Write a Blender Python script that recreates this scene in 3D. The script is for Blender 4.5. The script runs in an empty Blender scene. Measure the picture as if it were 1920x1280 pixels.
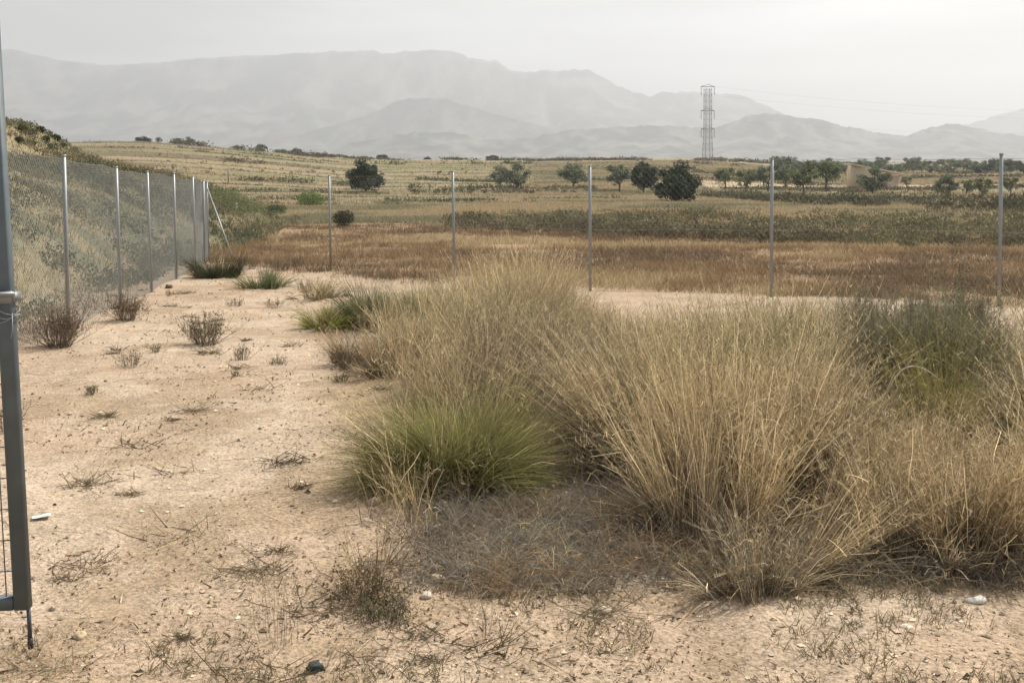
import bpy, math, random
import numpy as np
from mathutils import Matrix, Vector

C = bpy.context.scene
COL = C.collection
rnd = random.Random(7)
rng = np.random.default_rng(11)
R = math.radians

# ------------------------------------------------------------------ camera
FPX = 2000.0                       # focal length in photo pixels (photo 1920 wide)
EYE = 1.6
PITCH, ROLL, SHIFT = R(3.5), R(-0.5), -0.106
cam_d = bpy.data.cameras.new("camera")
cam_d.sensor_fit = 'HORIZONTAL'; cam_d.sensor_width = 36.0
cam_d.lens = 36.0 * FPX / 1920.0
cam_d.shift_y = SHIFT
cam_d.clip_start = 0.05; cam_d.clip_end = 60000
cam = bpy.data.objects.new("camera", cam_d); COL.objects.link(cam)
CAM_M = Matrix.Translation((0, 0, EYE)) @ Matrix.Rotation(R(90) - PITCH, 4, 'X') @ Matrix.Rotation(ROLL, 4, 'Z')
cam.matrix_world = CAM_M
C.camera = cam
CAM_R = np.array(CAM_M.to_3x3())

# ------------------------------------------------------------------ sky, sun, exposure
SUN_EL, SUN_AZ = R(50), R(48)      # azimuth measured from +Y (view direction) towards +X (right)
world = bpy.data.worlds.new("World"); C.world = world
world.use_nodes = True
nt = world.node_tree; nt.nodes.clear()
N = nt.nodes.new; L = nt.links.new
out = N("ShaderNodeOutputWorld"); bg = N("ShaderNodeBackground")
sky = N("ShaderNodeTexSky"); sky.sky_type = 'NISHITA'; sky.sun_disc = False
sky.sun_elevation = SUN_EL; sky.sun_rotation = SUN_AZ
sky.air_density = 1.0; sky.dust_density = 4.0; sky.ozone_density = 1.0
tc = N("ShaderNodeTexCoord"); mp = N("ShaderNodeMapping"); mp.inputs['Scale'].default_value = (1.3, 1.3, 9.0)
nz = N("ShaderNodeTexNoise"); nz.inputs['Scale'].default_value = 1.6; nz.inputs['Detail'].default_value = 5; nz.inputs['Roughness'].default_value = 0.5
rp = N("ShaderNodeValToRGB")
rp.color_ramp.elements[0].position = 0.40; rp.color_ramp.elements[0].color = (4.2, 4.3, 4.45, 1)
rp.color_ramp.elements[1].position = 0.60; rp.color_ramp.elements[1].color = (8.5, 8.6, 8.6, 1)
mx = N("ShaderNodeMix"); mx.data_type = 'RGBA'; mx.inputs['Factor'].default_value = 0.86   # thin cloud sheet over the blue
L(tc.outputs['Generated'], mp.inputs['Vector']); L(mp.outputs['Vector'], nz.inputs['Vector']); L(nz.outputs['Fac'], rp.inputs['Fac'])
L(sky.outputs['Color'], mx.inputs['A']); L(rp.outputs['Color'], mx.inputs['B'])
L(mx.outputs['Result'], bg.inputs['Color']); bg.inputs['Strength'].default_value = 0.085
L(bg.outputs['Background'], out.inputs['Surface'])
sun_d = bpy.data.lights.new("sun", 'SUN'); sun_d.energy = 4.9; sun_d.angle = R(0.6); sun_d.color = (1.0, 0.95, 0.87)
sun = bpy.data.objects.new("sun", sun_d); COL.objects.link(sun)
sdir = Vector((math.sin(SUN_AZ) * math.cos(SUN_EL), math.cos(SUN_AZ) * math.cos(SUN_EL), math.sin(SUN_EL)))
sun.rotation_euler = sdir.to_track_quat('Z', 'Y').to_euler()
C.view_settings.view_transform = 'Standard'; C.view_settings.look = 'None'
C.view_settings.exposure = 0.58; C.view_settings.gamma = 1.0
C.render.engine = 'CYCLES'
C.cycles.use_denoising = True
C.cycles.max_bounces = 5; C.cycles.diffuse_bounces = 3; C.cycles.transmission_bounces = 3
C.cycles.glossy_bounces = 2; C.cycles.volume_bounces = 0; C.cycles.transparent_max_bounces = 8
C.cycles.use_adaptive_sampling = False

# ------------------------------------------------------------------ helpers: properties
def tag(o, label=None, cat=None, group=None, kind=None):
    if label: o['label'] = label
    if cat: o['category'] = cat
    if group: o['group'] = group
    if kind: o['kind'] = kind
    return o
def empty(name, loc, label, cat, group=None, rz=0.0):
    o = bpy.data.objects.new(name, None); COL.objects.link(o)
    o.location = loc; o.rotation_euler = (0, 0, rz); o.empty_display_size = 0.1
    return tag(o, label, cat, group)

# ------------------------------------------------------------------ noise
def hsh(ix, iy, seed):
    n = (ix.astype(np.int64) * 374761393 + iy.astype(np.int64) * 668265263 + seed * 1442695041) & 0xffffffff
    n = ((n ^ (n >> 13)) * 1274126177) & 0xffffffff
    return ((n ^ (n >> 16)) & 0xffff) / 65535.0
def vnoise(x, y, seed=0):
    x = np.asarray(x, float); y = np.asarray(y, float)
    ix = np.floor(x); iy = np.floor(y); fx = x - ix; fy = y - iy
    fx = fx * fx * (3 - 2 * fx); fy = fy * fy * (3 - 2 * fy)
    a = hsh(ix, iy, seed); b = hsh(ix + 1, iy, seed); c = hsh(ix, iy + 1, seed); d = hsh(ix + 1, iy + 1, seed)
    return (a + (b - a) * fx) * (1 - fy) + (c + (d - c) * fx) * fy
def fbm(x, y, seed=0, octv=4, gain=0.5):
    s = 0; a = 1; t = 0
    for k in range(octv):
        s = s + a * vnoise(x * 2 ** k + 17.3 * k, y * 2 ** k - 9.1 * k, seed + k); t += a; a *= gain
    return s / t          # 0..1
def sstep(a, b, x):
    t = np.clip((x - a) / (b - a), 0, 1); return t * t * (3 - 2 * t)

# ------------------------------------------------------------------ terrain height
_ty = np.array([-60, 0, 4, 10, 16, 22, 28, 45, 70, 120, 180, 260, 400, 600, 760, 1200, 3000, 14000.])
_tz = np.array([0, 0, 0, -.14, -.35, -.52, -.70, -1.0, -1.4, -2.18, -1.8, -.1, 2.9, 6.2, 6.4, -1, -9, -9.])
_fine = np.concatenate([np.linspace(-60, 60, 600, endpoint=False), np.geomspace(60, 14000, 700)])
_fz = np.interp(_fine, _ty, _tz)
_k = np.hanning(41); _k /= _k.sum()
_fz = np.convolve(np.pad(_fz, 20, mode='edge'), _k, mode='valid')
FOOT = np.array([[-5.6, -10], [-5.9, 0], [-5.6, 8], [-6.3, 14], [-7.6, 21], [-9.0, 28], [-9.6, 38], [-10.9, 50], [-13, 66]])
def bank_lat(X, Y):
    return np.interp(Y, FOOT[:, 1], FOOT[:, 0]) - X           # metres left of the foot of the bank
def T(X, Y):
    X = np.asarray(X, float); Y = np.asarray(Y, float)
    h = np.interp(Y, _fine, _fz)
    u = X / np.maximum(Y, 1.0)
    far = sstep(60, 420, Y) * (1 - sstep(700, 1300, Y))
    h = h + far * (8.2 * sstep(-.10, -.38, u) - 3.6 * sstep(.14, .32, u))
    lY = np.log(np.maximum(Y, 1)); ph = lY * 11 + .8 * fbm(X / 120, lY * 2, 7, 2); fr = ph - np.floor(ph)
    h = h + (.0042 * np.clip(Y, 0, 420)) * (sstep(0, .13, fr) - fr) * sstep(90, 140, Y) * (1 - sstep(480, 600, Y)) * sstep(.06, -.12, u)
    h = h + (1.6 * (fbm(X / 90, Y / 90, 3, 3) - .5)) * sstep(80, 200, Y) * (1 - sstep(500, 760, Y))
    h = h + .5 * (fbm(X / 9, Y / 9, 5, 3) - .5) * sstep(16, 40, Y)
    lat = bank_lat(X, Y)
    up = sstep(-0.2, 1.4, lat) * np.clip(lat, 0, None) * .80
    cap = 3.0 + 1.9 * sstep(8.4, 10.8, lat) + .8 * (fbm(X / 5, Y / 5, 9, 3) - .5)
    bank = cap * (1 - np.exp(-(up / cap) ** 1.25)) * 1.08
    bank = bank * (1 - sstep(47, 64, Y)) * sstep(-12, 4, Y)
    h = h + bank + sstep(.4, 2, lat) * (1 - sstep(50, 66, Y)) * .45 * (fbm(X / 1.7, Y / 1.7, 13, 3) - .5)
    nr = 1 - sstep(20, 60, Y)
    h = h + nr * (.10 * (fbm(X / 1.6, Y / 1.6, 21, 3) - .5) + .030 * (fbm(X / .22, Y / .22, 22, 3) - .5))
    return h
def Tz(x, y): return float(T(np.array([x]), np.array([y]))[0])

# ------------------------------------------------------------------ picture point -> place in the world
PPY = 640 + SHIFT * 1920
def ray(px, py):
    v = CAM_R @ np.array([(px - 960) / FPX, -(py - PPY) / FPX, -1.0])
    return v
def at(px, py, Y):
    d = ray(px, py); t = Y / d[1]
    return np.array([d[0] * t, Y, EYE + d[2] * t])
_gy = np.geomspace(2.0, 1500, 320)
def ground(px, py):
    d = ray(px, py); d = d / d[1]
    gap = EYE + d[2] * _gy - T(d[0] * _gy, _gy)
    i = int(np.argmax(gap < 0)) if (gap < 0).any() else len(_gy) - 1
    ys = np.linspace(_gy[max(i - 1, 0)], _gy[i], 60)
    gap = EYE + d[2] * ys - T(d[0] * ys, ys)
    i = int(np.argmax(gap < 0)) if (gap < 0).any() else len(ys) - 1
    Y = ys[i]
    return np.array([d[0] * Y, Y, Tz(d[0] * Y, Y)])
def onx(px, Y):
    """ground point at depth Y in the direction of photo column px (at the horizon row)."""
    p = at(px, 420, Y); return np.array([p[0], Y, Tz(p[0], Y)])

# ------------------------------------------------------------------ mesh building
class MB:
    def __init__(s): s.v = []; s.f = []; s.c = []; s.n = 0
    def add(s, v, f, c):
        v = np.asarray(v, np.float32).reshape(-1, 3); f = np.asarray(f, np.int32).reshape(-1, 4)
        c = np.asarray(c, np.float32)
        if c.ndim == 1: c = np.tile(c[:3], (len(v), 1))
        s.v.append(v); s.f.append(f + s.n); s.c.append(c[:, :3]); s.n += len(v)
    def mesh(s, name, mat, smooth=False):
        v = np.concatenate(s.v); f = np.concatenate(s.f); c = np.concatenate(s.c)
        me = bpy.data.meshes.new(name)
        me.vertices.add(len(v)); me.vertices.foreach_set('co', v.ravel())
        me.loops.add(len(f) * 4); me.loops.foreach_set('vertex_index', f.ravel())
        me.polygons.add(len(f)); me.polygons.foreach_set('loop_start', np.arange(len(f), dtype=np.int32) * 4)
        try: me.polygons.foreach_set('loop_total', np.full(len(f), 4, np.int32))
        except Exception: pass
        me.update(calc_edges=True)
        if smooth: me.polygons.foreach_set('use_smooth', np.ones(len(f), bool))
        at_ = me.color_attributes.new('tint', 'FLOAT_COLOR', 'POINT')
        at_.data.foreach_set('color', np.concatenate([c, np.ones((len(c), 1), np.float32)], 1).ravel())
        me.materials.append(mat)
        return me
    def build(s, name, mat, parent=None, smooth=False, loc=None):
        o = bpy.data.objects.new(name, s.mesh(name, mat, smooth)); COL.objects.link(o)
        if parent is not None: o.parent = parent
        if loc is not None: o.location = loc
        return o

def tube(B, pts, rad, col, sides=6, cap=True):
    pts = np.asarray(pts, float); n = len(pts)
    rad = np.broadcast_to(np.asarray(rad, float), (n,))
    d = np.gradient(pts, axis=0); d /= np.linalg.norm(d, axis=1)[:, None] + 1e-9
    ref = np.array([0, 0, 1.0]) if abs(d[0][2]) < .9 else np.array([1.0, 0, 0])
    a = np.cross(d, ref); a /= np.linalg.norm(a, axis=1)[:, None] + 1e-9
    b = np.cross(d, a)
    th = np.arange(sides) * 2 * math.pi / sides + math.pi / sides
    v = pts[:, None] + rad[:, None, None] * (np.cos(th)[None, :, None] * a[:, None] + np.sin(th)[None, :, None] * b[:, None])
    f = []
    for i in range(n - 1):
        for j in range(sides):
            k = (j + 1) % sides
            f.append([i * sides + j, i * sides + k, (i + 1) * sides + k, (i + 1) * sides + j])
    if cap:
        for o_, rev in ((0, True), ((n - 1) * sides, False)):
            for j in range(1, sides - 2, 2):
                q = [o_, o_ + j, o_ + j + 1, o_ + (j + 2) % sides]
                f.append(q[::-1] if rev else q)
    B.add(v.reshape(-1, 3), f, col)
def box(B, c, s, col, rz=0.0, bev=0.0):
    """box centred at c with full sizes s, turned by rz; chamfered along the vertical edges when bev."""
    x, y, z = np.array(s) / 2
    if bev:
        o = np.array([[-x + bev, -y], [x - bev, -y], [x, -y + bev], [x, y - bev], [x - bev, y], [-x + bev, y], [-x, y - bev], [-x, -y + bev]])
    else:
        o = np.array([[-x, -y], [x, -y], [x, y], [-x, y]])
    m = len(o); cr, sr = math.cos(rz), math.sin(rz)
    o = np.stack([o[:, 0] * cr - o[:, 1] * sr, o[:, 0] * sr + o[:, 1] * cr], 1)
    v = np.concatenate([np.c_[o, np.full(m, -z)], np.c_[o, np.full(m, z)]]) + np.asarray(c)
    f = [[j, (j + 1) % m, m + (j + 1) % m, m + j] for j in range(m)]
    for j in range(1, m - 2, 2):
        f.append([0, j + 2, j + 1, j][:4]); f.append([m, m + j, m + j + 1, m + j + 2])
    B.add(v, f, col)

def arr(x, n): return np.broadcast_to(np.asarray(x, float), (n,)).copy()
def pal(cols, n, jit=.18, r=None):
    r = r or rng
    cols = np.asarray(cols, float); c = cols[r.integers(0, len(cols), n)]
    w = r.random((n, 1)); c2 = cols[r.integers(0, len(cols), n)]
    c = c * (1 - .4 * w) + c2 * .4 * w
    return c * np.exp(r.normal(0, jit, (n, 1)))
def ribbons(B, base, Ln, w, phi, t0, t1, c0, c1, K=3, tip=.15, twist=None):
    """N thin curved blades: from base, leaning t0 at the foot and t1 at the tip towards azimuth phi.
    Returns their spine points (N, K+1, 3)."""
    base = np.asarray(base, float); n = len(base)
    Ln, w, phi, t0, t1 = (arr(q, n) for q in (Ln, w, phi, t0, t1))
    P = np.zeros((n, K + 1, 3)); P[:, 0] = base
    hx, hy = np.cos(phi), np.sin(phi)
    kink = np.where(rng.random(n) < (.24 if K >= 4 else 0), rng.integers(1, max(K, 2), n), 99); kang = rng.uniform(.5, 1.7, n)
    for k in range(K):
        t = t0 + (t1 - t0) * ((k + .5) / K)
        t = np.where(k >= kink, np.minimum(t + kang, 2.4), t)
        st, ct = np.sin(t) * Ln / K, np.cos(t) * Ln / K
        P[:, k + 1] = P[:, k] + np.stack([hx * st, hy * st, ct], 1)
    if K > 2:
        wb = np.cumsum(rng.normal(0, .030, (n, K, 2)), 1) * Ln[:, None, None] * np.linspace(.3, 1, K)[None, :, None]
        P[:, 1:, :2] += wb
    psi = rng.random(n) * math.pi if twist is None else arr(twist, n)
    tm = (t0 + t1) / 2
    s1 = np.stack([-hy, hx, 0 * hx], 1)
    s2 = np.stack([hx * np.cos(tm), hy * np.cos(tm), -np.sin(tm)], 1)
    side = np.cos(psi)[:, None] * s1 + np.sin(psi)[:, None] * s2
    s = np.linspace(0, 1, K + 1)
    ww = w[:, None] * (1 - (1 - tip) * s[None] ** 1.3) / 2
    V = np.stack([P - side[:, None] * ww[..., None], P + side[:, None] * ww[..., None]], 2)   # n,K+1,2,3
    i = np.arange(n)[:, None] * (2 * (K + 1)) + np.arange(K)[None] * 2
    F = np.stack([i, i + 1, i + 3, i + 2], -1)
    cc = np.asarray(c0)[:, None] * (1 - s[None, :, None]) + np.asarray(c1)[:, None] * s[None, :, None]
    cc = np.repeat(cc[:, :, None], 2, 2)
    B.add(V.reshape(-1, 3), F.reshape(-1, 4), cc.reshape(-1, 3))
    return P
def along(P, s):
    """points at parameter s (n,m) on spines P (n,K+1,3)."""
    K = P.shape[1] - 1; x = np.clip(s * K, 0, K - 1e-6); i = x.astype(int); fr = (x - i)[..., None]
    r_ = np.arange(len(P))[:, None]
    return P[r_, i] * (1 - fr) + P[r_, i + 1] * fr
def spikelets(B, P, m, ln, w, cols, s0=.68):
    n = len(P)
    s = s0 + (1 - s0) * rng.random((n, m)); q = along(P, s).reshape(-1, 3)
    k = len(q); c = pal(cols, k, .15)
    a = rng.random(k) * 2 * math.pi; t = rng.uniform(.2, 1.0, k)
    ribbons(B, q, ln * rng.uniform(.5, 1.4, k), w, a, t, t + .3, c, c * 1.05, K=1, tip=.3)
def leaves(B, q, size, cols, asp=.5, jit=.22, up=0.0):
    """small leaf faces at points q."""
    n = len(q); c = pal(cols, n, jit)
    a = rng.normal(size=(n, 3)); a[:, 2] += up; a /= np.linalg.norm(a, axis=1)[:, None]
    b = rng.normal(size=(n, 3)); b -= (a * b).sum(1)[:, None] * a; b /= np.linalg.norm(b, axis=1)[:, None]
    sz = size * rng.uniform(.6, 1.35, n)[:, None]
    V = np.stack([q - a * sz / 2, q + b * sz * asp / 2, q + a * sz / 2, q - b * sz * asp / 2], 1)
    B.add(V.reshape(-1, 3), np.arange(4 * n).reshape(-1, 4), np.repeat(c, 4, 0))

# ------------------------------------------------------------------ materials
def mat(name):
    m = bpy.data.materials.new(name); m.use_nodes = True
    n = m.node_tree; n.nodes.clear()
    o = n.nodes.new("ShaderNodeOutputMaterial")
    return m, n, o
def plant_mat(name, trans=.35, gain=1.0):
    m, n, o = mat(name)
    a = n.nodes.new("ShaderNodeAttribute"); a.attribute_name = 'tint'
    g = n.nodes.new("ShaderNodeMix"); g.data_type = 'RGBA'; g.blend_type = 'MULTIPLY'; g.inputs['Factor'].default_value = 1
    g.inputs['B'].default_value = (gain, gain, gain, 1)
    n.links.new(a.outputs['Color'], g.inputs['A'])
    d = n.nodes.new("ShaderNodeBsdfDiffuse"); t = n.nodes.new("ShaderNodeBsdfTranslucent"); x = n.nodes.new("ShaderNodeMixShader")
    x.inputs[0].default_value = trans
    n.links.new(g.outputs['Result'], d.inputs['Color']); n.links.new(g.outputs['Result'], t.inputs['Color'])
    n.links.new(d.outputs[0], x.inputs[1]); n.links.new(t.outputs[0], x.inputs[2]); n.links.new(x.outputs[0], o.inputs['Surface'])
    return m
def solid_mat(name, rough=.7, metal=0.0, noise=.25, scale=20.0, bump=.1, use_tint=True, col=(.5, .5, .5)):
    m, n, o = mat(name)
    p = n.nodes.new("ShaderNodeBsdfPrincipled"); p.inputs['Roughness'].default_value = rough; p.inputs['Metallic'].default_value = metal
    tx = n.nodes.new("ShaderNodeTexCoord")
    z = n.nodes.new("ShaderNodeTexNoise"); z.inputs['Scale'].default_value = scale; z.inputs['Detail'].default_value = 5
    n.links.new(tx.outputs['Object'], z.inputs['Vector'])
    mr = n.nodes.new("ShaderNodeMapRange"); mr.inputs['To Min'].default_value = 1 - noise; mr.inputs['To Max'].default_value = 1 + noise
    n.links.new(z.outputs['Fac'], mr.inputs['Value'])
    g = n.nodes.new("ShaderNodeMix"); g.data_type = 'RGBA'; g.blend_type = 'MULTIPLY'; g.inputs['Factor'].default_value = 1
    if use_tint:
        a = n.nodes.new("ShaderNodeAttribute"); a.attribute_name = 'tint'; n.links.new(a.outputs['Color'], g.inputs['A'])
    else: g.inputs['A'].default_value = (*col, 1)
    n.links.new(mr.outputs['Result'], g.inputs['B']); n.links.new(g.outputs['Result'], p.inputs['Base Color'])
    if bump:
        bp = n.nodes.new("ShaderNodeBump"); bp.inputs['Strength'].default_value = bump; bp.inputs['Distance'].default_value = .01
        n.links.new(z.outputs['Fac'], bp.inputs['Height']); n.links.new(bp.outputs['Normal'], p.inputs['Normal'])
    n.links.new(p.outputs[0], o.inputs['Surface'])
    return m
M_GRASS = plant_mat("dry_grass", .30)
M_LEAF = plant_mat("leaf", .25)
M_TREE = plant_mat("tree_leaf", .22)
M_TWIG = solid_mat("twig", .9, 0, .2, 30, 0)
M_BARK = solid_mat("bark", .95, 0, .35, 12, .5)
M_STONE = solid_mat("stone", .9, 0, .22, 25, .6)
M_GALV = solid_mat("galvanised_steel", .5, .55, .10, 14, 0)
M_WIRE = solid_mat("galvanised_wire", .6, .3, .05, 5, 0)
M_GATE = solid_mat("gate_paint", .55, .15, .40, 14, .05)
M_BRICK = solid_mat("brick", .9, 0, .2, 3, .3)
M_PYLON = solid_mat("pylon_steel", .7, .3, .05, 1, 0)

# ------------------------------------------------------------------ fence lines (world)
LEFT_PX = [(122, 12.2), (222, 15.2), (281, 17.6), (328, 20.4), (365, 23.4), (382, 25.6), (390, 27.6)]
LEFT_POSTS = [(-4.25, 6.3), (-4.68, 9.3)] + [tuple(at(px, 440, Y)[:2]) for px, Y in LEFT_PX]
CORNER = LEFT_POSTS[-1]
BACK_PX = [(619, 22.6), (851, 19.6), (1106, 17.0), (1447, 15.4), (1876, 14.0)]
BACK_POSTS = [CORNER] + [tuple(at(px, 440, Y)[:2]) for px, Y in BACK_PX] + [(9.15, 12.9), (12.0, 11.9)]
def back_y(X):
    p = np.array(BACK_POSTS); return np.interp(X, p[:, 0], p[:, 1])
def path_x(Y):     # right-hand edge of the bare sandy strip
    return np.interp(Y, [3.4, 3.95, 4.3, 5.4, 8, 12, 20, 26], [14, -.1, -.45, -.80, -1.35, -2.1, -3.7, -5.2])

# ------------------------------------------------------------------ ground
SAND = np.array([.43, .32, .223]); SAND2 = np.array([.48, .375, .272]); LITTER = np.array([.22, .185, .145])
ORANGE = np.array([.30, .205, .12]); PALE = np.array([.27, .225, .14]); TAN = np.array([.28, .22, .135])
GREENISH = np.array([.20, .195, .095]); DARKB = np.array([.13, .10, .065]); GREY = np.array([.21, .185, .14])
def zone_colour(X, Y):
    n1 = fbm(X / 1.3, Y / 1.3, 31, 4); n2 = fbm(X / 7, Y / 7, 33, 4); n3 = fbm(X / 30, Y / 14, 35, 4)
    def lerp(a, b, t): return a * (1 - t[..., None]) + b * t[..., None]
    one = np.ones(X.shape)
    c = lerp(SAND * one[..., None], SAND2, sstep(.35, .65, n1))
    c = lerp(c, np.array([.335, .245, .155]), sstep(.48, .66, fbm(X / .5, Y / .5, 41, 4)) * .7)
    # plot inside the fence, right of the sandy strip
    inside = sstep(-.25, .35, X - path_x(Y) + (n1 - .5) * 1.1)
    inside = inside * sstep(3.85, 4.15, Y + (fbm(X / .4, Y / .4, 43, 3) - .5) * .35)
    patch = lerp(LITTER * one[..., None], np.array([.33, .24, .145]), sstep(.40, .58, n1))
    lim = np.interp(960 + FPX * X / np.maximum(Y, 1), [700, 980, 1080, 1200, 1500, 1560, 1640, 1900], [12.8, 13.2, 11.5, 9.6, 8.8, 8.8, 8.0, 8.0])
    inside = inside * (1 - sstep(-.5, .5, Y - lim + (n1 - .5) * 1.5))
    c = lerp(c, patch, inside * (1 - sstep(-1.9, -.9, Y - back_y(X)) * .9))
    by = back_y(X)
    # outside: strip of rust coloured weeds, then pale fallow field
    o1 = sstep(.1, .8, Y - by + (n1 - .5) * .8 + 1.3 * sstep(-1.0, -2.2, X)) * sstep(-9.4, -8.2, X + (Y - 28) * .12)
    orange = lerp(ORANGE * one[..., None], np.array([.27, .185, .105]), sstep(.42, .62, n2))
    orange = lerp(orange, np.array([.16, .10, .065]), sstep(.6, .74, n1) * .6)
    c = lerp(c, orange, o1)
    edge = 47 - X * .95 + (n2 - .5) * 6
    edge = np.clip(edge, 30, 52) + 7 * (fbm(X / 6, Y / 6, 37, 3) - .5)
    pale = lerp(PALE * one[..., None], TAN, sstep(.4, .6, n2))
    pale = lerp(pale, GREENISH, sstep(.5, .66, fbm(X / 14, Y / 9, 39, 4)) * .65)
    c = lerp(c, pale, sstep(-1.5, 1.5, Y - edge))
    # right: pale sand track and cleared earth below the orchard; dark stubble band before it
    u = X / np.maximum(Y, 1)
    trk = sstep(.10, .2, u + (n2 - .5) * .08) * sstep(150, 165, Y + 20 * (n3 - .5)) * (1 - sstep(205, 235, Y))
    c = lerp(c, np.array([.52, .40, .27]), trk * .75)
    # far terraces: bands across the view
    lY = np.log(np.maximum(Y, 1)); b = fbm(X / 160, lY * 14, 51, 3)
    farz = sstep(110, 180, Y) * (1 - sstep(1100, 1600, Y))
    c = lerp(c, np.array([.31, .245, .155]), farz * sstep(.45, .6, b) * .8)
    c = lerp(c, DARKB, farz * sstep(.55, .62, fbm(X / 130 + lY * 3, lY * 22, 57, 3)) * .75)
    c = lerp(c, GREENISH, farz * sstep(.52, .62, fbm(X / 70, Y / 30, 53, 3)) * .7)
    # bank behind the side fence
    lat = bank_lat(X, Y)
    bk = sstep(-.1, .9, lat) * (1 - sstep(58, 70, Y))
    bc = lerp(np.array([.31, .25, .15]) * one[..., None], np.array([.17, .165, .10]), sstep(.45, .6, n1))
    bc = lerp(bc, np.array([.34, .27, .17]), sstep(3, 6, lat) * sstep(.4, .6, n2))
    c = lerp(c, bc, bk)
    plain = sstep(1300, 2500, Y)
    pc = lerp(np.array([.20, .19, .13]) * one[..., None], np.array([.46, .38, .29]), sstep(.5, .62, fbm(X / 900, Y / 420, 61, 3)))
    return lerp(c, pc, plain)
def build_ground():
    s = np.linspace(-1, 1, 560); s = np.sign(s) * (np.abs(s) * .62 + .38 * np.abs(s) ** 3)
    yy = np.concatenate([np.linspace(-25, 1.6, 30, endpoint=False), np.geomspace(1.6, 60, 430, endpoint=False),
                         np.geomspace(60, 800, 330, endpoint=False), np.geomspace(800, 12500, 60)])
    Y, S = np.meshgrid(yy, s, indexing='ij')
    X = S * (np.abs(Y) + 9) * 1.05
    Z = T(X, Y)
    v = np.stack([X, Y, Z], -1).reshape(-1, 3)
    nr, ncol = X.shape
    i = np.arange(nr - 1)[:, None] * ncol + np.arange(ncol - 1)[None]
    f = np.stack([i, i + 1, i + 1 + ncol, i + ncol], -1).reshape(-1, 4)
    B = MB(); B.add(v, f, zone_colour(X, Y).reshape(-1, 3))
    m, n, o = mat("ground_earth")
    p = n.nodes.new("ShaderNodeBsdfPrincipled"); p.inputs['Roughness'].default_value = .95; p.inputs['Specular IOR Level'].default_value = .15
    a = n.nodes.new("ShaderNodeAttribute"); a.attribute_name = 'tint'
    tx = n.nodes.new("ShaderNodeTexCoord")
    def noise(scale, det=6, rough=.6):
        z = n.nodes.new("ShaderNodeTexNoise"); z.inputs['Scale'].default_value = scale; z.inputs['Detail'].default_value = det
        z.inputs['Roughness'].default_value = rough; n.links.new(tx.outputs['Object'], z.inputs['Vector']); return z
    def ramp(src, lo, hi, a_, b_):
        r = n.nodes.new("ShaderNodeMapRange"); r.inputs['From Min'].default_value = lo; r.inputs['From Max'].default_value = hi
        r.inputs['To Min'].default_value = a_; r.inputs['To Max'].default_value = b_; n.links.new(src, r.inputs['Value']); return r
    def mul(x, y):
        g = n.nodes.new("ShaderNodeMix"); g.data_type = 'RGBA'; g.blend_type = 'MULTIPLY'; g.inputs['Factor'].default_value = 1
        n.links.new(x, g.inputs['A']); n.links.new(y, g.inputs['B']); return g.outputs['Result']
    z1, z2, z3 = noise(9), noise(55, 4), noise(1.1, 5)
    col = mul(a.outputs['Color'], ramp(z1.outputs['Fac'], .3, .7, .80, 1.14).outputs['Result'])
    col = mul(col, ramp(z2.outputs['Fac'], .34, .6, .58, 1.10).outputs['Result'])
    col = mul(col, ramp(z3.outputs['Fac'], .3, .7, .90, 1.08).outputs['Result'])
    n.links.new(col, p.inputs['Base Color'])
    bp = n.nodes.new("ShaderNodeBump"); bp.inputs['Strength'].default_value = .8; bp.inputs['Distance'].default_value = .02
    ad = n.nodes.new("ShaderNodeMath"); ad.operation = 'ADD'
    n.links.new(z1.outputs['Fac'], ad.inputs[0]); n.links.new(z2.outputs['Fac'], ad.inputs[1])
    n.links.new(ad.outputs[0], bp.inputs['Height']); n.links.new(bp.outputs['Normal'], p.inputs['Normal'])
    n.links.new(p.outputs[0], o.inputs['Surface'])
    g = B.build("ground", m, smooth=True); tag(g, kind='structure')
    tag(g, "dry sandy ground with fallow fields beyond the fence")
build_ground()

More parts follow.
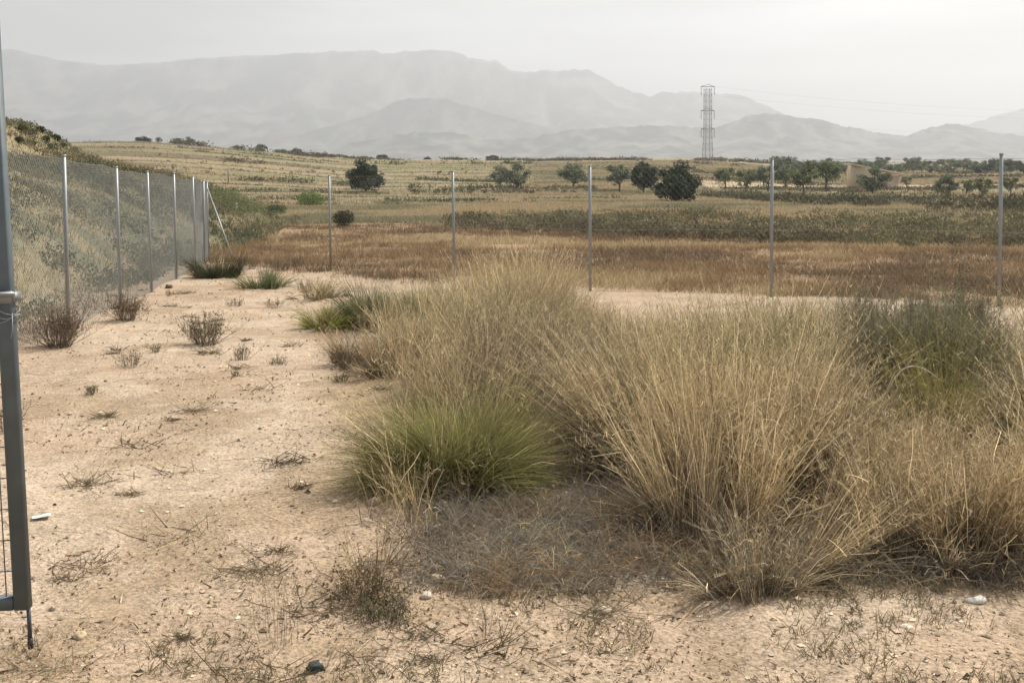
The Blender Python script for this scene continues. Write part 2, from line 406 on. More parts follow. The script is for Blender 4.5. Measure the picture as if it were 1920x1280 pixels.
# ------------------------------------------------------------------ mountains and foothills
def mountain(name, label, prof, D, front, back, amp, seed, rocky, foot=-14, step=4):
    prof = np.array(prof, float)
    px = np.arange(prof[0, 0], prof[-1, 0] + .1, step)
    row = np.interp(px, prof[:, 0], prof[:, 1])
    k = np.array([1, 2, 1]) / 4; row = np.convolve(np.pad(row, 1, mode='edge'), k, 'valid')
    row0 = row.copy()
    row = row + 3.6 * amp * sstep(200, 800, px) * (fbm(px / 20, px * 0 + seed * 2.0, seed + 1, 4, .62) - .5) * 2 + amp * (fbm(px / 30, px * 0 + seed, seed, 5, .68) - .5) * 3.2
    d0 = np.array([ray(a, b) for a, b in zip(px, row0)]); d0 = d0 / d0[:, 1:2]; crest0 = EYE + d0[:, 2] * D
    d = np.array([ray(a, b) for a, b in zip(px, row)]); d = d / d[:, 1:2]
    crest = EYE + d[:, 2] * D
    t = np.concatenate([np.linspace(0, 1, 110), np.linspace(1, 2, 22)[1:]])
    V = []; Cc = []
    for tv in t:
        if tv <= 1: Y = D - front * (1 - tv); sh = tv ** 1.35
        else: Y = D + back * (tv - 1); sh = (1 - (tv - 1)) ** 1.2
        X = d[:, 0] * Y
        g1 = np.abs(fbm(X / (front * .16), np.full_like(X, Y) / (front * .5) , seed + 3, 5, .55) - .5) * 2
        rel = crest0 - foot + (crest - crest0) * min(sh, 1.0) ** 7
        h = foot + rel * sh * (1 - (1 - g1) * .44 * np.sin(math.pi * min(tv, 1)) ** .8)
        if tv > 1: h = foot + rel * sh
        V.append(np.stack([X, np.full_like(X, Y), h], 1))
        n = fbm(X / (front * .05), Y / (front * .06) + X * 0, seed + 9, 6, .65)
        c0 = np.array([.035, .042, .030]); c1 = np.array(rocky)
        w = sstep(.40, .60, n)[:, None]
        c = c0 * (1 - w) + c1 * w
        wp = front * .10 * (fbm(X / (front * .06), Y / (front * .06) + X * 0, seed + 21, 3) - .5); gl = sstep(.48, .62, fbm((X + wp) / (front * .026), (Y + wp) / (front * .07) + X * 0, seed + 15, 4, .6))[:, None]; c = c * (1 - .45 * gl)
        ft = .55 * (1 - sstep(.03, .13, np.full_like(X, tv))) * sstep(.48, .54, fbm(X / (front * .10), Y / (front * .035) + X * 0, seed + 5, 4))
        c = c * (1 - ft[:, None]) + np.array([.60, .52, .42]) * ft[:, None]
        Cc.append(c)
    V = np.array(V); Cc = np.array(Cc); nr, nc = V.shape[:2]
    i = np.arange(nr - 1)[:, None] * nc + np.arange(nc - 1)[None]
    f = np.stack([i, i + 1, i + 1 + nc, i + nc], -1).reshape(-1, 4)
    B = MB(); B.add(V.reshape(-1, 3), f, Cc.reshape(-1, 3))
    o = B.build(name, M_HILL, smooth=True); tag(o, label, kind='structure'); return o
M_HILL = solid_mat("scrub_hillside", 1.0, 0, .35, .006, 0)
mountain("mountain", "long hazy mountain range with a flat topped summit",
         [(-700, 150), (-300, 120), (20, 92), (50, 98), (110, 113), (190, 122), (290, 118), (380, 110), (500, 103), (580, 98), (640, 96), (760, 99), (792, 94), (842, 93), (885, 111),
          (930, 113), (962, 134), (1050, 133), (1102, 131), (1130, 146), (1160, 163), (1200, 178), (1270, 174), (1330, 173), (1390, 180), (1440, 200), (1480, 219), (1560, 246), (1700, 272), (2000, 285), (2500, 290)],
         8600, 3600, 1500, 1.6, 101, (.155, .15, .125))
mountain("mountain", "pale distant mountain at the right edge behind the foothills",
         [(1500, 292), (1640, 276), (1760, 246), (1822, 233), (1880, 212), (1930, 203), (2050, 190), (2300, 200), (2600, 240)],
         9000, 2200, 1400, 1.2, 141, (.12, .115, .095))
mountain("hill", "low hazy hill in front of the mountain range",
         [(380, 280), (560, 254), (690, 216), (740, 192), (775, 182), (840, 188), (930, 214), (1040, 242), (1160, 270)],
         6600, 1500, 1200, 1.2, 171, (.12, .12, .095))
mountain("hills", "row of rounded scrubby foothills before the mountains",
         [(480, 290), (620, 279), (720, 256), (800, 246), (850, 246), (900, 262), (985, 260), (1060, 246), (1110, 239), (1220, 236), (1340, 240), (1365, 233), (1400, 219), (1440, 212), (1520, 222), (1580, 235),
          (1640, 249), (1700, 256), (1740, 241), (1765, 232), (1805, 232), (1860, 248), (1920, 256), (2050, 240), (2300, 252), (2700, 280)],
         5000, 1500, 900, 1.4, 201, (.14, .14, .105))

# ------------------------------------------------------------------ gate in the foreground
def build_gate():
    Y = 3.42
    p = at(49, 1215, Y)                      # tip of the drop bolt
    zt = p[2]; x0 = at(45, 1128, Y)[0]
    lean = -.018
    G = empty("gate", (x0, Y, Tz(x0, Y)), "grey steel gate leaf with wire mesh at the left edge", "gate")
    G.rotation_euler = (0, lean, R(2))
    gz = G.location.z
    zb = at(45, 1128, Y)[2] - gz; zl = at(30, 556, Y)[2] - gz
    H = 2.30; wd = 1.45; col = (.085, .105, .115)
    dk = (.05, .06, .065)
    b = MB(); box(b, (-.0, 0, (zb - .02 + H) / 2), (.048, .04, H - zb + .02), col, bev=.005); b.build("stile", M_GATE, G)
    b = MB(); box(b, (-wd, 0, (zb - .02 + H) / 2), (.052, .04, H - zb + .02), col, bev=.006); b.build("stile", M_GATE, G)
    b = MB(); box(b, (-wd / 2, .001, zb), (wd - .0525, .038, .040), col); b.build("bottom_rail", M_GATE, G)
    b = MB(); box(b, (-wd / 2, .001, H - .02), (wd - .0525, .038, .04), col); b.build("top_rail", M_GATE, G)
    b = MB()
    for k in range(40):
        x = -.026 - .05 * (k + .55)
        if x < -wd + .03: break
        tube(b, [(x, .004, zb + .02), (x, .004, H - .04)], .0021, dk, 4, False)
    z = zb + .02 + .085
    while z < H - .05:
        tube(b, [(-.02, -.0005, z), (-wd + .02, -.0005, z)], .0021, dk, 4, False); z += .103
    b.build("wire_mesh", M_GATE, G)
    # drop bolt under the stile
    b = MB(); tube(b, [(.017, 0, zt - gz), (.017, 0, zt - gz + .035)], .0085, (.03, .03, .03), 8)
    tube(b, [(.017, 0, zt - gz + .035), (.017, 0, zb - .021)], .0068, dk, 8); b.build("drop_bolt", M_GATE, G)
    # latch with bar
    gal = (.24, .25, .26)
    b = MB(); box(b, (0.006, -.025, zl), (.052, .008, .040), gal, bev=.002); box(b, (.035, -.002, zl), (.005, .05, .03), gal); lp = b.build("latch_plate", M_GALV, G)
    b = MB(); tube(b, [(.045, -.040, zl + .012), (-.05, -.040, zl + .014), (-.16, -.036, zl + .016)], .007, gal, 8)
    tube(b, [(-.06, -.04, zl + .012), (-.06, -.05, zl - .05)], .006, gal, 6); b.build("latch_bar", M_GALV, G)
    b = MB()
    for k in range(3):
        a = np.linspace(0, 2 * math.pi, 15)
        zz = zl - .045 - .012 * k
        tube(b, np.stack([.041 * np.cos(a), .034 * np.sin(a), zz + .012 * np.sin(a * 2 + k)], 1), .0022, gal, 4, False)
    tube(b, [(.03, -.03, zl - .05), (.036, -.045, zl - .10), (.030, -.05, zl - .13)], .0018, gal, 4); b.build("tie_wire", M_GALV, G)
    b = MB(); tube(b, [(-wd - .11, 0, -.3), (-wd - .11, 0, H + .1)], .038, col, 12); b.build("post", M_GATE, G)
    for zz in (zb + .25, H - .3):
        b = MB(); tube(b, [(-wd - .12, -.02, zz), (-wd - .01, -.02, zz)], .012, dk, 8); b.build("hinge", M_GATE, G)
build_gate()

# ------------------------------------------------------------------ fences
def diag_mesh(b, posts, H, pitch, r, col):
    """woven wire: two families of slanting wires zig-zagging through the polyline of posts, plus edge wires."""
    P = np.array(posts, float); seg = np.linalg.norm(np.diff(P, axis=0), axis=1); cum = np.r_[0, np.cumsum(seg)]
    Ltot = cum[-1]
    def pt(s):
        s = np.clip(s, 0, Ltot); return np.stack([np.interp(s, cum, P[:, 0]), np.interp(s, cum, P[:, 1])], 1)
    N_ = int(Ltot / pitch)
    quads_v = []
    s0 = np.arange(-int(H / pitch) - 1, N_ + 1) * pitch
    for sg in (1, -1):
        for s in (s0 if sg == 1 else s0 + H):
            a, e = s, s + sg * H
            za, ze = 0.0, H
            lo, hi = min(a, e), max(a, e)
            if hi <= 0 or lo >= Ltot: continue
            t0 = 0.0; t1 = 1.0
            if sg == 1:
                t0 = max(0, (0 - a) / H); t1 = min(1, (Ltot - a) / H)
            else:
                t0 = max(0, (a - Ltot) / H); t1 = min(1, a / H)
            if t1 <= t0: continue
            tt = np.linspace(t0, t1, 3); ss = a + sg * H * tt; q = pt(ss); zg = T(q[:, 0], q[:, 1])
            off = .004 * sg
            quads_v.append(np.c_[q, zg + .02 + (H - .04) * tt])
    for w in quads_v: tube(b, w, r, col, 3, False)
    ss = np.linspace(0, Ltot, int(Ltot * 2)); q = pt(ss); zg = T(q[:, 0], q[:, 1])
    for h in (.02, H * .5, H - .02): tube(b, np.c_[q, zg + h], max(r * 1.5, .0028), col, 4, False)
def fence(name, label, posts, H, mesh_r, brace, skip_first=False, rpost=.025, pitch=.06, wire=(.22, .235, .23)):
    x, y = posts[len(posts) // 2]
    F = empty(name, (x, y, Tz(x, y)), label, "fence", "wire fences around the plot")
    org = np.array(F.location)
    for i, (px, py) in enumerate(posts):
        if skip_first and i == 0: continue
        b = MB(); z = Tz(px, py)
        lx, ly = rnd.gauss(0, .012), rnd.gauss(0, .012)
        pts = np.array([(px, py, z - .25), (px + lx * .5, py + ly * .5, z + H * .5), (px + lx, py + ly, z + H + rnd.uniform(-.01, .03))]) - org
        tube(b, pts, rpost, (.26, .27, .275), 10)
        q = b.build("post", M_GALV, F, smooth=False)
        b = MB(); tube(b, [pts[-1] - (0, 0, .012), pts[-1] + (0, 0, .012)], rpost + .003, (.30, .31, .31), 10); b.build("cap", M_GALV, q)
    b = MB(); diag_mesh(b, posts, H - .03, pitch, mesh_r, wire)
    for k in range(len(b.v)): b.v[k] = b.v[k] - org.astype(np.float32)
    b.build("wire_mesh", M_WIRE, F)
    for (a, t) in brace:
        b = MB(); tube(b, np.array([a, t]) - org, .019, (.28, .29, .29), 8); b.build("brace", M_GALV, F)
cx, cy = CORNER; cz = Tz(cx, cy)
bfoot = at(441, 497, 26.4); bfoot[2] = Tz(bfoot[0], bfoot[1])
fence("wire_fence", "galvanised mesh fence running along the foot of the bank", LEFT_POSTS, 2.0, .0019,
      [((bfoot[0], bfoot[1], bfoot[2] - .1), (cx + .03, cy - .03, cz + 1.82))])
fence("wire_fence", "thin wire fence on grey posts crossing behind the tall dry grass", BACK_POSTS, 2.0, .00055, [], True, rpost=.024, pitch=.10, wire=(.30, .28, .22))

# ------------------------------------------------------------------ pylon, cables
def build_pylon():
    Y = 430.0; base = onx(1327, Y); x = at(1327, 230, Y)[0]
    top = at(1327, 160, Y)[2]; z0 = Tz(x, Y); H = top - z0
    Pn = empty("pylon", (x, Y, z0), "grey lattice electricity pylon standing on the far plain", "pylon", rz=R(12))
    col = (.22, .22, .23); r = .085
    def half(z): return 1.65 - .45 * min(z / (H * .45), 1)
    for sx in (-1, 1):
        for sy in (-1, 1):
            b = MB(); zz = np.array([-.3, H * .45, H - 1]); tube(b, [(sx * half(z), sy * half(z), z) for z in zz], r, col, 4); b.build("leg", M_PYLON, Pn)
    b = MB(); z = 0.0
    while z < H - 2.5:
        z2 = min(z + 2.4, H - 1); a, c = half(z), half(z2)
        for k in range(4):
            s = [(-1, -1), (1, -1), (1, 1), (-1, 1)]
            p, q = s[k], s[(k + 1) % 4]
            tube(b, [(p[0] * a, p[1] * a, z), (q[0] * c, q[1] * c, z2)], r * .6, col, 3, False)
            tube(b, [(q[0] * a, q[1] * a, z), (p[0] * c, p[1] * c, z2)], r * .6, col, 3, False)
            tube(b, [(p[0] * c, p[1] * c, z2), (q[0] * c, q[1] * c, z2)], r * .6, col, 3, False)
        z = z2
    b.build("lattice", M_PYLON, Pn)
    for zz in (H - .6, H - 10.2, H - 17.5):
        b = MB(); w = 2.9
        tube(b, [(-w, 0, zz), (w, 0, zz)], .16, col, 4); tube(b, [(-w, 0, zz), (0, 0, zz + .9)], .10, col, 4); tube(b, [(w, 0, zz), (0, 0, zz + .9)], .10, col, 4)
        arm = b.build("crossarm", M_PYLON, Pn)
        for sx in (-1, 1):
            b = MB(); tube(b, [(sx * (w - .1), 0, zz - .1), (sx * (w - .1), 0, zz - 3.4)], .10, (.13, .13, .14), 5)
            b.build("insulator", M_PYLON, arm)
    lab = ["highest thin power cable running from the pylon to the right", "middle thin power cable running from the pylon to the right", "lowest thin power cable running from the pylon to the right"]
    for k, (zz, r_) in enumerate(((H - .6, 262), (H - 4.0, 300), (H - 13.6, 330))):
        a = np.array([x + 2.8, Y, z0 + zz]); e = at(2500, 205 + 12 * k, Y - 30)
        t = np.linspace(0, 1, 30)[:, None]
        pts = a * (1 - t) + e * t; pts[:, 2] -= 5.0 * 4 * t[:, 0] * (1 - t[:, 0])
        b = MB(); tube(b, pts, .016, (.25, .25, .26), 4); o = b.build("power_cable", M_PYLON); tag(o, lab[k], "cable", "power cables from the pylon")
build_pylon()

# ------------------------------------------------------------------ trees
OLIVE = [(.10, .125, .085), (.14, .165, .11), (.08, .10, .07), (.18, .20, .14)]
DARKT = [(.045, .060, .046), (.065, .085, .058), (.05, .065, .048)]
GREENT = [(.13, .155, .085), (.17, .19, .105), (.10, .125, .07)]
def tree_mesh(seed, H, Wd, trunk_h, cols, nclump=16, nleaf=110, leaf=.17, flat=.75):
    global rng
    keep = rng; rng = np.random.default_rng(seed); r = random.Random(seed)
    tb, cb = MB(), MB()
    bark = (.095, .075, .055)
    fork = np.array([r.gauss(0, .08), r.gauss(0, .08), trunk_h])
    tr = .035 * H
    tube(tb, [(0, 0, -.2), (r.gauss(0, .04), 0, trunk_h * .5), fork], [tr * 1.35, tr, tr * .85], bark, 7)
    ch = (H - trunk_h * .75)
    cz = trunk_h * .75 + ch * .5
    cs = []
    for k in range(nclump):
        for _ in range(50):
            v = np.array([r.uniform(-1, 1), r.uniform(-1, 1), r.uniform(-1, 1)])
            if .25 < np.linalg.norm(v) < 1: break
        c = np.array([v[0] * Wd * .45, v[1] * Wd * .45, cz + v[2] * ch * .44])
        cs.append(c)
        if k < 7:
            mid = (fork + c) / 2 + np.array([r.gauss(0, .1), r.gauss(0, .1), .1])
            tube(tb, [fork, mid, c], [tr * .5, tr * .33, tr * .14], bark, 5)
        rad = np.array([Wd, Wd, ch * 1.0]) * r.uniform(.09, .21)
        q = rng.normal(size=(nleaf, 3)); q /= np.linalg.norm(q, axis=1)[:, None]
        q = c + q * (rng.random((nleaf, 1)) ** .45) * rad
        sh = r.uniform(.55, 1.55)
        leaves(cb, q, leaf, np.array(cols) * sh, .55, .25, .3)
    t = (tb.mesh("trunk", M_BARK, True), cb.mesh("crown", M_TREE))
    rng = keep
    return t
def put_tree(name, meshes, p, sc, rz, label, group=None, cat="tree", wide=1.0):
    t = empty(name, tuple(p), label, cat, group, rz); t.scale = (sc * wide, sc * wide, sc)
    for nm, me in zip(("trunk", "crown"), meshes):
        o = bpy.data.objects.new(nm, me); COL.objects.link(o); o.parent = t
    return t
OL = [tree_mesh(300 + k, 4.0, 5.0, .65, OLIVE, 28, 130, .25) for k in range(3)]
AL = [tree_mesh(320 + k, 4.0, 4.3, 1.1, GREENT if k else OLIVE, 22, 115, .24) for k in range(4)]
DK = [tree_mesh(340 + k, 4.0, 4.7, .25, DARKT, 34, 220, .26) for k in range(2)]
def size_tree(px, top, base, Y=None):
    p = ground(px, base) if Y is None else onx(px, Y)
    H = (base - top) / FPX * p[1]
    return p, H / 4.0
TREES = [   # px, top row, base row, kind, width factor, label
    ("round_tree", 686, 301, 359, DK[0], 1.05, "dense dark round tree alone in the left half of the field"),
    ("olive_tree", 938, 311, 352, OL[0], 1.0, "bushy grey green olive tree, left one of the touching pair"),
    ("olive_tree", 969, 308, 355, OL[1], .95, "grey green olive tree leaning on the right of the touching pair"),
    ("olive_tree", 1075, 306, 352, OL[2], 1.15, "olive tree standing behind the third post of the back fence"),
    ("almond_tree", 1161, 307, 362, AL[0], .95, "small tree with a bare trunk left of the big dark tree"),
    ("olive_tree", 1207, 305, 362, DK[1], .80, "dark slanting tree crown merging into the big dark tree"),
    ("round_tree", 1268, 307, 381, DK[0], 1.05, "biggest dark bushy tree with its crown reaching the ground"),
    ("almond_tree", 1360, 312, 356, AL[1], .95, "pale green small tree just right of the big dark tree"),
    ("almond_tree", 1398, 315, 362, AL[2], .85, "thin young tree beside the tall fourth fence post"),
    ("almond_tree", 1440, 308, 362, AL[0], .85, "tree half hidden behind the tall fourth fence post"),
    ("almond_tree", 1473, 296, 352, OL[0], .85, "dark tree crown behind and right of the fourth post"),
    ("almond_tree", 1507, 300, 366, AL[3], .85, "tall tree on a slim trunk in the orchard row"),
    ("almond_tree", 1549, 297, 360, AL[1], .95, "tree with a broad crown and clear trunk left of the brick shed"),
    ("olive_tree", 1636, 314, 366, OL[1], .95, "olive tree growing in front of the brick shed wall"),
    ("olive_tree", 1773, 327, 372, OL[2], .85, "lone small olive tree on the pale ground right of the shed"),
]
for nm, px, top, base, me, w, lab in TREES:
    p, s = size_tree(px, top, base); put_tree(nm, me, p, s, rnd.uniform(0, 6.28), lab, "trees in the fields", wide=w)
# young pale trees at the right
for px, top, base, lab in ((1842, 332, 372, "thin yellowish sapling left of the last fence post"), (1700, 330, 352, "faint yellowish sapling close to the shed roof"), (1895, 330, 366, "yellowish sapling right of the last fence post"),
                           (1812, 336, 368, "small yellowish sapling between the lone olive and the last post")):
    p, s = size_tree(px, top, base); put_tree("sapling", AL[2], p, s, rnd.uniform(0, 6), lab, "trees in the fields", wide=.9)
# far tree line at the right, along the horizon
k = 0
px = 1452
while px < 1990:
    Y = rnd.uniform(330, 430); p = onx(px, Y); hpx = rnd.uniform(15, 23) if rnd.random() < .8 else rnd.uniform(22, 29)
    me = rnd.choice([AL[1], AL[3], OL[1], OL[2], AL[2], OL[0]]) if px < 1830 else rnd.choice([DK[0], OL[0], DK[1], OL[2]])
    put_tree("orchard_tree", me, p, hpx / FPX * Y / 4.0, rnd.uniform(0, 6.28), "small green tree in the long far row along the right horizon", "far row of trees at the right", wide=rnd.uniform(.95, 1.25))
    px += rnd.uniform(5.5, 11)
# scattered trees on the far edge
FAR = [(270, 268, 286, DK[0], 1.5, "dark wide bush on the far terrace above the side fence"), (302, 258, 277, AL[1], .6, "slim pale tree on the left skyline"),
       (340, 266, 282, OL[1], 1.6, "low green tree on the left skyline right of the dark bush"), (358, 262, 283, OL[0], .9, "pointed green tree on the left skyline"),
       (448, 273, 290, AL[1], 1.1, "faint small tree on the skyline above the corner post"), (493, 268, 291, DK[1], .75, "narrow dark tree on the skyline left of the low hedge of trees"),
       (528, 277, 291, OL[2], 1.7, "low wide dark tree on the skyline beside the pointed dark one"), (560, 271, 291, DK[0], 1.0, "pointed dark tree on the skyline above the first back post"),
       (605, 279, 292, OL[0], 1.9, "low spreading green tree on the skyline"), (640, 281, 293, AL[3], 1.8, "low pale green tree on the skyline"),
       (686, 282, 293, AL[1], 1.2, "small green tree on the skyline above the round dark tree"), (717, 277, 293, DK[1], 1.25, "dark square topped tree on the skyline"),
       (802, 281, 292, DK[0], 1.2, "tiny dark tree alone on the skyline"), (925, 279, 294, DK[1], 1.35, "dark low tree on the skyline above the olive pair")]
for px, top, base, me, w, lab in FAR:
    Y = 520 if px > 460 else 430
    p = onx(px, Y); s = (base - top) / FPX * Y / 4.0 * .82; w *= 1.35; p[2] -= s * .7
    put_tree("skyline_tree", me, p, s, rnd.uniform(0, 6), lab, "trees on the far skyline", wide=w)

# ------------------------------------------------------------------ shed
def build_shed():
    Y = 182.0; a = at(1599, 330, Y); e = at(1688, 330, Y); w = e[0] - a[0]; zg = Tz((a[0] + e[0]) / 2, Y)
    zh = at(1605, 308, Y)[2] - zg; zl = at(1688, 326, Y)[2] - zg
    S = empty("shed", (a[0], Y, zg), "small brick shed with a sloping tiled roof among the trees", "shed", rz=R(-6))
    br = (.46, .375, .26); dpt = 5.0
    xs = w * .94
    zt = lambda x: zh + (zl - zh) * x / w - .15
    b = MB()
    def slabwall(x0, x1, y0, y1):
        v = [(x0, y0, -.5), (x1, y0, -.5), (x1, y1, -.5), (x0, y1, -.5), (x0, y0, zt(x0)), (x1, y0, zt(x1)), (x1, y1, zt(x1)), (x0, y1, zt(x0))]
        b.add(np.array(v), [[0, 1, 5, 4], [1, 2, 6, 5], [2, 3, 7, 6], [3, 0, 4, 7], [4, 5, 6, 7], [3, 2, 1, 0]], br)
    slabwall(.3, xs * .62, 0, .3); slabwall(0, .29, 0, dpt); slabwall(.3, xs, dpt - .3, dpt); b.build("wall", M_BRICK, S)
    b = MB()
    v = [(xs * .63, 0.02, -.5), (xs, 0.02, -.5), (xs, .3, -.5), (xs * .63, .3, -.5), (xs * .63, 0.02, zt(xs) - .4), (xs, .02, zt(xs) - .4), (xs, .3, zt(xs) - .4), (xs * .63, .3, zt(xs) - .4)]
    b.add(np.array(v), [[0, 1, 5, 4], [1, 2, 6, 5], [2, 3, 7, 6], [3, 0, 4, 7], [4, 5, 6, 7]], (.46, .36, .26)); o = b.build("low_wall", M_BRICK, S)
    o['label'] = "pale low wall under the roof edge"
    b = MB(); box(b, (xs * .40, -.02, 1.0), (1.5, .05, 2.1), (.04, .035, .03)); b.build("door_opening", M_BRICK, S)  # near-black panel paints the shade inside the open doorway
    b = MB(); t = .22
    v = []
    for z in (0, t):
        for x, y in ((-.4, -.4), (w + .3, -.4), (w + .3, dpt + .3), (-.4, dpt + .3)): v.append((x, y, zh + (zl - zh) * x / w - .145 + z))
    b.add(np.array(v), [[0, 1, 5, 4], [1, 2, 6, 5], [2, 3, 7, 6], [3, 0, 4, 7], [4, 5, 6, 7], [3, 2, 1, 0]], (.58, .48, .37)); b.build("roof", M_BRICK, S)
build_shed()
def post_thing(name, px, base, top, wpx, col, label, cat):
    p = ground(px, base); H = (base - top) / FPX * p[1]; r = wpx / FPX * p[1] / 2
    b = MB(); tube(b, [(0, 0, -.1), (.02 * H, 0, H)], r, col, 8); tube(b, [(.02 * H, 0, H), (.02 * H, 0, H + r * .5)], r * 1.12, np.array(col) * .8, 8)
    o = b.build(name, M_STONE, loc=tuple(p)); tag(o, label, cat)
post_thing("marker_post", 443, 400, 381, 3.6, (.62, .62, .60), "short white marker post on the green bank beyond the corner", "post")
post_thing("pole", 428, 345, 316, 2.2, (.20, .17, .14), "thin weathered pole standing on the field behind the bank", "pole")

# ------------------------------------------------------------------ grass tufts
STRAW = [(.55, .43, .255), (.43, .335, .19), (.80, .66, .43), (.28, .21, .12)]
STRAWG = [(.47, .38, .215), (.38, .305, .17), (.57, .475, .30)]
ESP = [(.16, .16, .052), (.115, .122, .042), (.22, .205, .075), (.08, .09, .032)]
BROWN = [(.18, .135, .09), (.12, .09, .065), (.25, .185, .12)]
GREYB = [(.20, .175, .135), (.15, .13, .105), (.27, .24, .19)]
RUST = [(.31, .205, .115), (.25, .165, .095), (.37, .265, .16), (.20, .135, .085)]
GGREEN = [(.12, .14, .065), (.16, .17, .08), (.09, .11, .055)]
BLUEG = [(.165, .17, .09), (.12, .13, .07), (.21, .21, .12)]
def disc(n, R_, p=.5):
    a = rng.random(n) * 2 * math.pi; r = R_ * rng.random(n) ** p
    return a, r
def tuft_blades(B, n, R_, L_, w, lean, droop, c0, c1, org=(0, 0), K=4, spike=0, spike_len=.025, bias=None, zoff=0, spw=.0028, sp_cols=None, p=.6, tipcols=None):
    ns = max(4, min(26, n // 60)); a, r = disc(ns, R_, p); j = rng.integers(0, ns, n)
    sx, sy = (r * np.cos(a))[j] + rng.normal(0, R_ * .11, n), (r * np.sin(a))[j] + rng.normal(0, R_ * .11, n)
    sl = np.exp(rng.normal(0, .20, ns))[j]; sc_ = np.exp(rng.normal(0, .25, (ns, 1)))[j]
    x = org[0] + sx; y = org[1] + sy
    own = (a + rng.normal(0, .4, ns))[j]; st = (lean * (r / R_) * rng.uniform(.5, 1.2, ns))[j]
    da = rng.random(n) * 2 * math.pi; dt = np.minimum(np.abs(rng.normal(0, .12 + .16 * lean, n)) + (rng.random(n) < .04) * rng.uniform(.2, .5, n), .95)
    ux0 = np.sin(st) * np.cos(own) + np.sin(np.minimum(dt, 1.2)) * np.cos(da); uy0 = np.sin(st) * np.sin(own) + np.sin(np.minimum(dt, 1.2)) * np.sin(da)
    az = np.arctan2(uy0, ux0); t0 = np.minimum(np.arcsin(np.clip(np.hypot(ux0, uy0), 0, .985)), 1.4)
    if bias is not None:
        ux = np.sin(t0) * np.cos(az) + bias[0]; uy = np.sin(t0) * np.sin(az) + bias[1]
        az = np.arctan2(uy, ux); t0 = np.minimum(np.hypot(ux, uy), 1.4)
    t1 = t0 + droop * rng.uniform(.2, 1.3, n)
    Ln = rng.uniform(L_[0], L_[1], n) * sl
    P = ribbons(B, np.stack([x, y, np.full(n, zoff)], 1), Ln, w * np.minimum(np.exp(rng.normal(-.1, .45, n)), 1.9), az, t0, t1, pal(c0, n, .38) * sc_, pal(c1, n, .38) * sc_, K=K, tip=.25)
    if spike:
        m = 3; q = along(P, rng.uniform(.12, .75, (n, m))).reshape(-1, 3); kk = rng.random(n * m) < .6; q = q[kk]; m = len(q)
        cl = pal(list(c1) + [(.30, .24, .16), (.22, .18, .125)], m, .3); tl = rng.uniform(.2, 1.1, m)
        ribbons(B, q, rng.uniform(.06, .20, m) * (L_[1] / .9), w * 1.25, rng.random(m) * 6.283, tl, tl + rng.uniform(.5, 1.8, m), cl, cl, K=3, tip=.3)
    if spike: spikelets(B, P, spike, spike_len, spw, sp_cols or c1)
    return P
def on_ground(B):
    pass
def place(B, name, mat_, p, label, cat, group=None, parts=()):
    e = empty(name, (p[0], p[1], p[2]), label, cat, group)
    for nm, b, m in parts: b.build(nm, m, e)
    return e

def tuft_thing(name, p, label, cat, blades=None, stems=None, litter=None, group="grass tufts in the plot"):
    e = empty(name, tuple(p), label, cat, group)
    if blades: blades.build("blades", M_GRASS, e)
    if stems: stems.build("flower_stalks", M_GRASS, e)
    if litter: litter.build("dead_leaves", M_GRASS, e)
    return e
# the green esparto dome
p = ground(852, 935); p[1] += .30; p[2] = Tz(p[0], p[1])
b = MB(); tuft_blades(b, 8500, .24, (.29, .53), .0025, 1.0, .75, ESP, [(.29, .275, .11), (.38, .33, .155), (.20, .205, .08)], K=5)
tuft_blades(b, 2400, .27, (.20, .38), .0026, 1.3, .5, ESP[1:2] + ESP[3:], ESP, K=5)
s = MB(); tuft_blades(s, 130, .26, (.46, .76), .0026, .55, .35, STRAW, STRAW, K=5, spike=9, spike_len=.03)
d = MB(); tuft_blades(d, 900, .36, (.18, .45), .0035, 1.0, .9, BROWN, BROWN + STRAW[:1], K=4)
tuft_blades(d, 130, .34, (.18, .42), .0030, .5, .5, STRAW, STRAW, org=(-.10, -.24), K=4)
tuft_thing("esparto_tuft", p, "big rounded yellow green grass tuft at the edge of the sand", "grass tuft", b, s, d)

def dry_tuft(px, row, R_, n, L_, lean, droop, label, c0=BROWN + BROWN + GREYB[1:2] + STRAW[3:], c1=STRAW, bias=None, spike=8, w=.0032, back=.15, litn=400, name="dry_grass_tuft", splen=.026, stem_share=.45):  # dark default c0 paints the shaded tuft interior into the blade feet
    p = ground(px, row); p[1] += back; p[2] = Tz(p[0], p[1])
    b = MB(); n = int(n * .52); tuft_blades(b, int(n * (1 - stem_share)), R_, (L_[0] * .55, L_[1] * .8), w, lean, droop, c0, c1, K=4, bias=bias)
    s = MB(); tuft_blades(s, int(n * stem_share), R_ * .8, L_, w * .9, lean * .85, droop * .7, c1, c1, K=5, spike=spike, spike_len=splen, bias=bias)
    d = MB(); tuft_blades(d, litn, R_ * 1.15, (.10, .35), .0035, 1.15, .8, BROWN + GREYB, GREYB + STRAW, K=3)
    tuft_blades(d, int(n * .5), R_ * 1.0, (L_[1] * .25, L_[1] * .62), .0030, lean * 1.2, .6, BROWN + GREYB[:2], BROWN + GREYB, K=4, bias=bias)
    return tuft_thing(name, p, label, "grass tuft", b, s, d)
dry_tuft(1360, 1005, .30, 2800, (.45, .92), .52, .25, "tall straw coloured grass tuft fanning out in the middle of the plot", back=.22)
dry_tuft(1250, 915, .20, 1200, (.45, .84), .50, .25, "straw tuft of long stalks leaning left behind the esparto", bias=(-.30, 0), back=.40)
dry_tuft(1475, 955, .20, 1100, (.45, .86), .42, .3, "straw tuft standing just right of the tallest fan", bias=(.10, 0), back=.30)
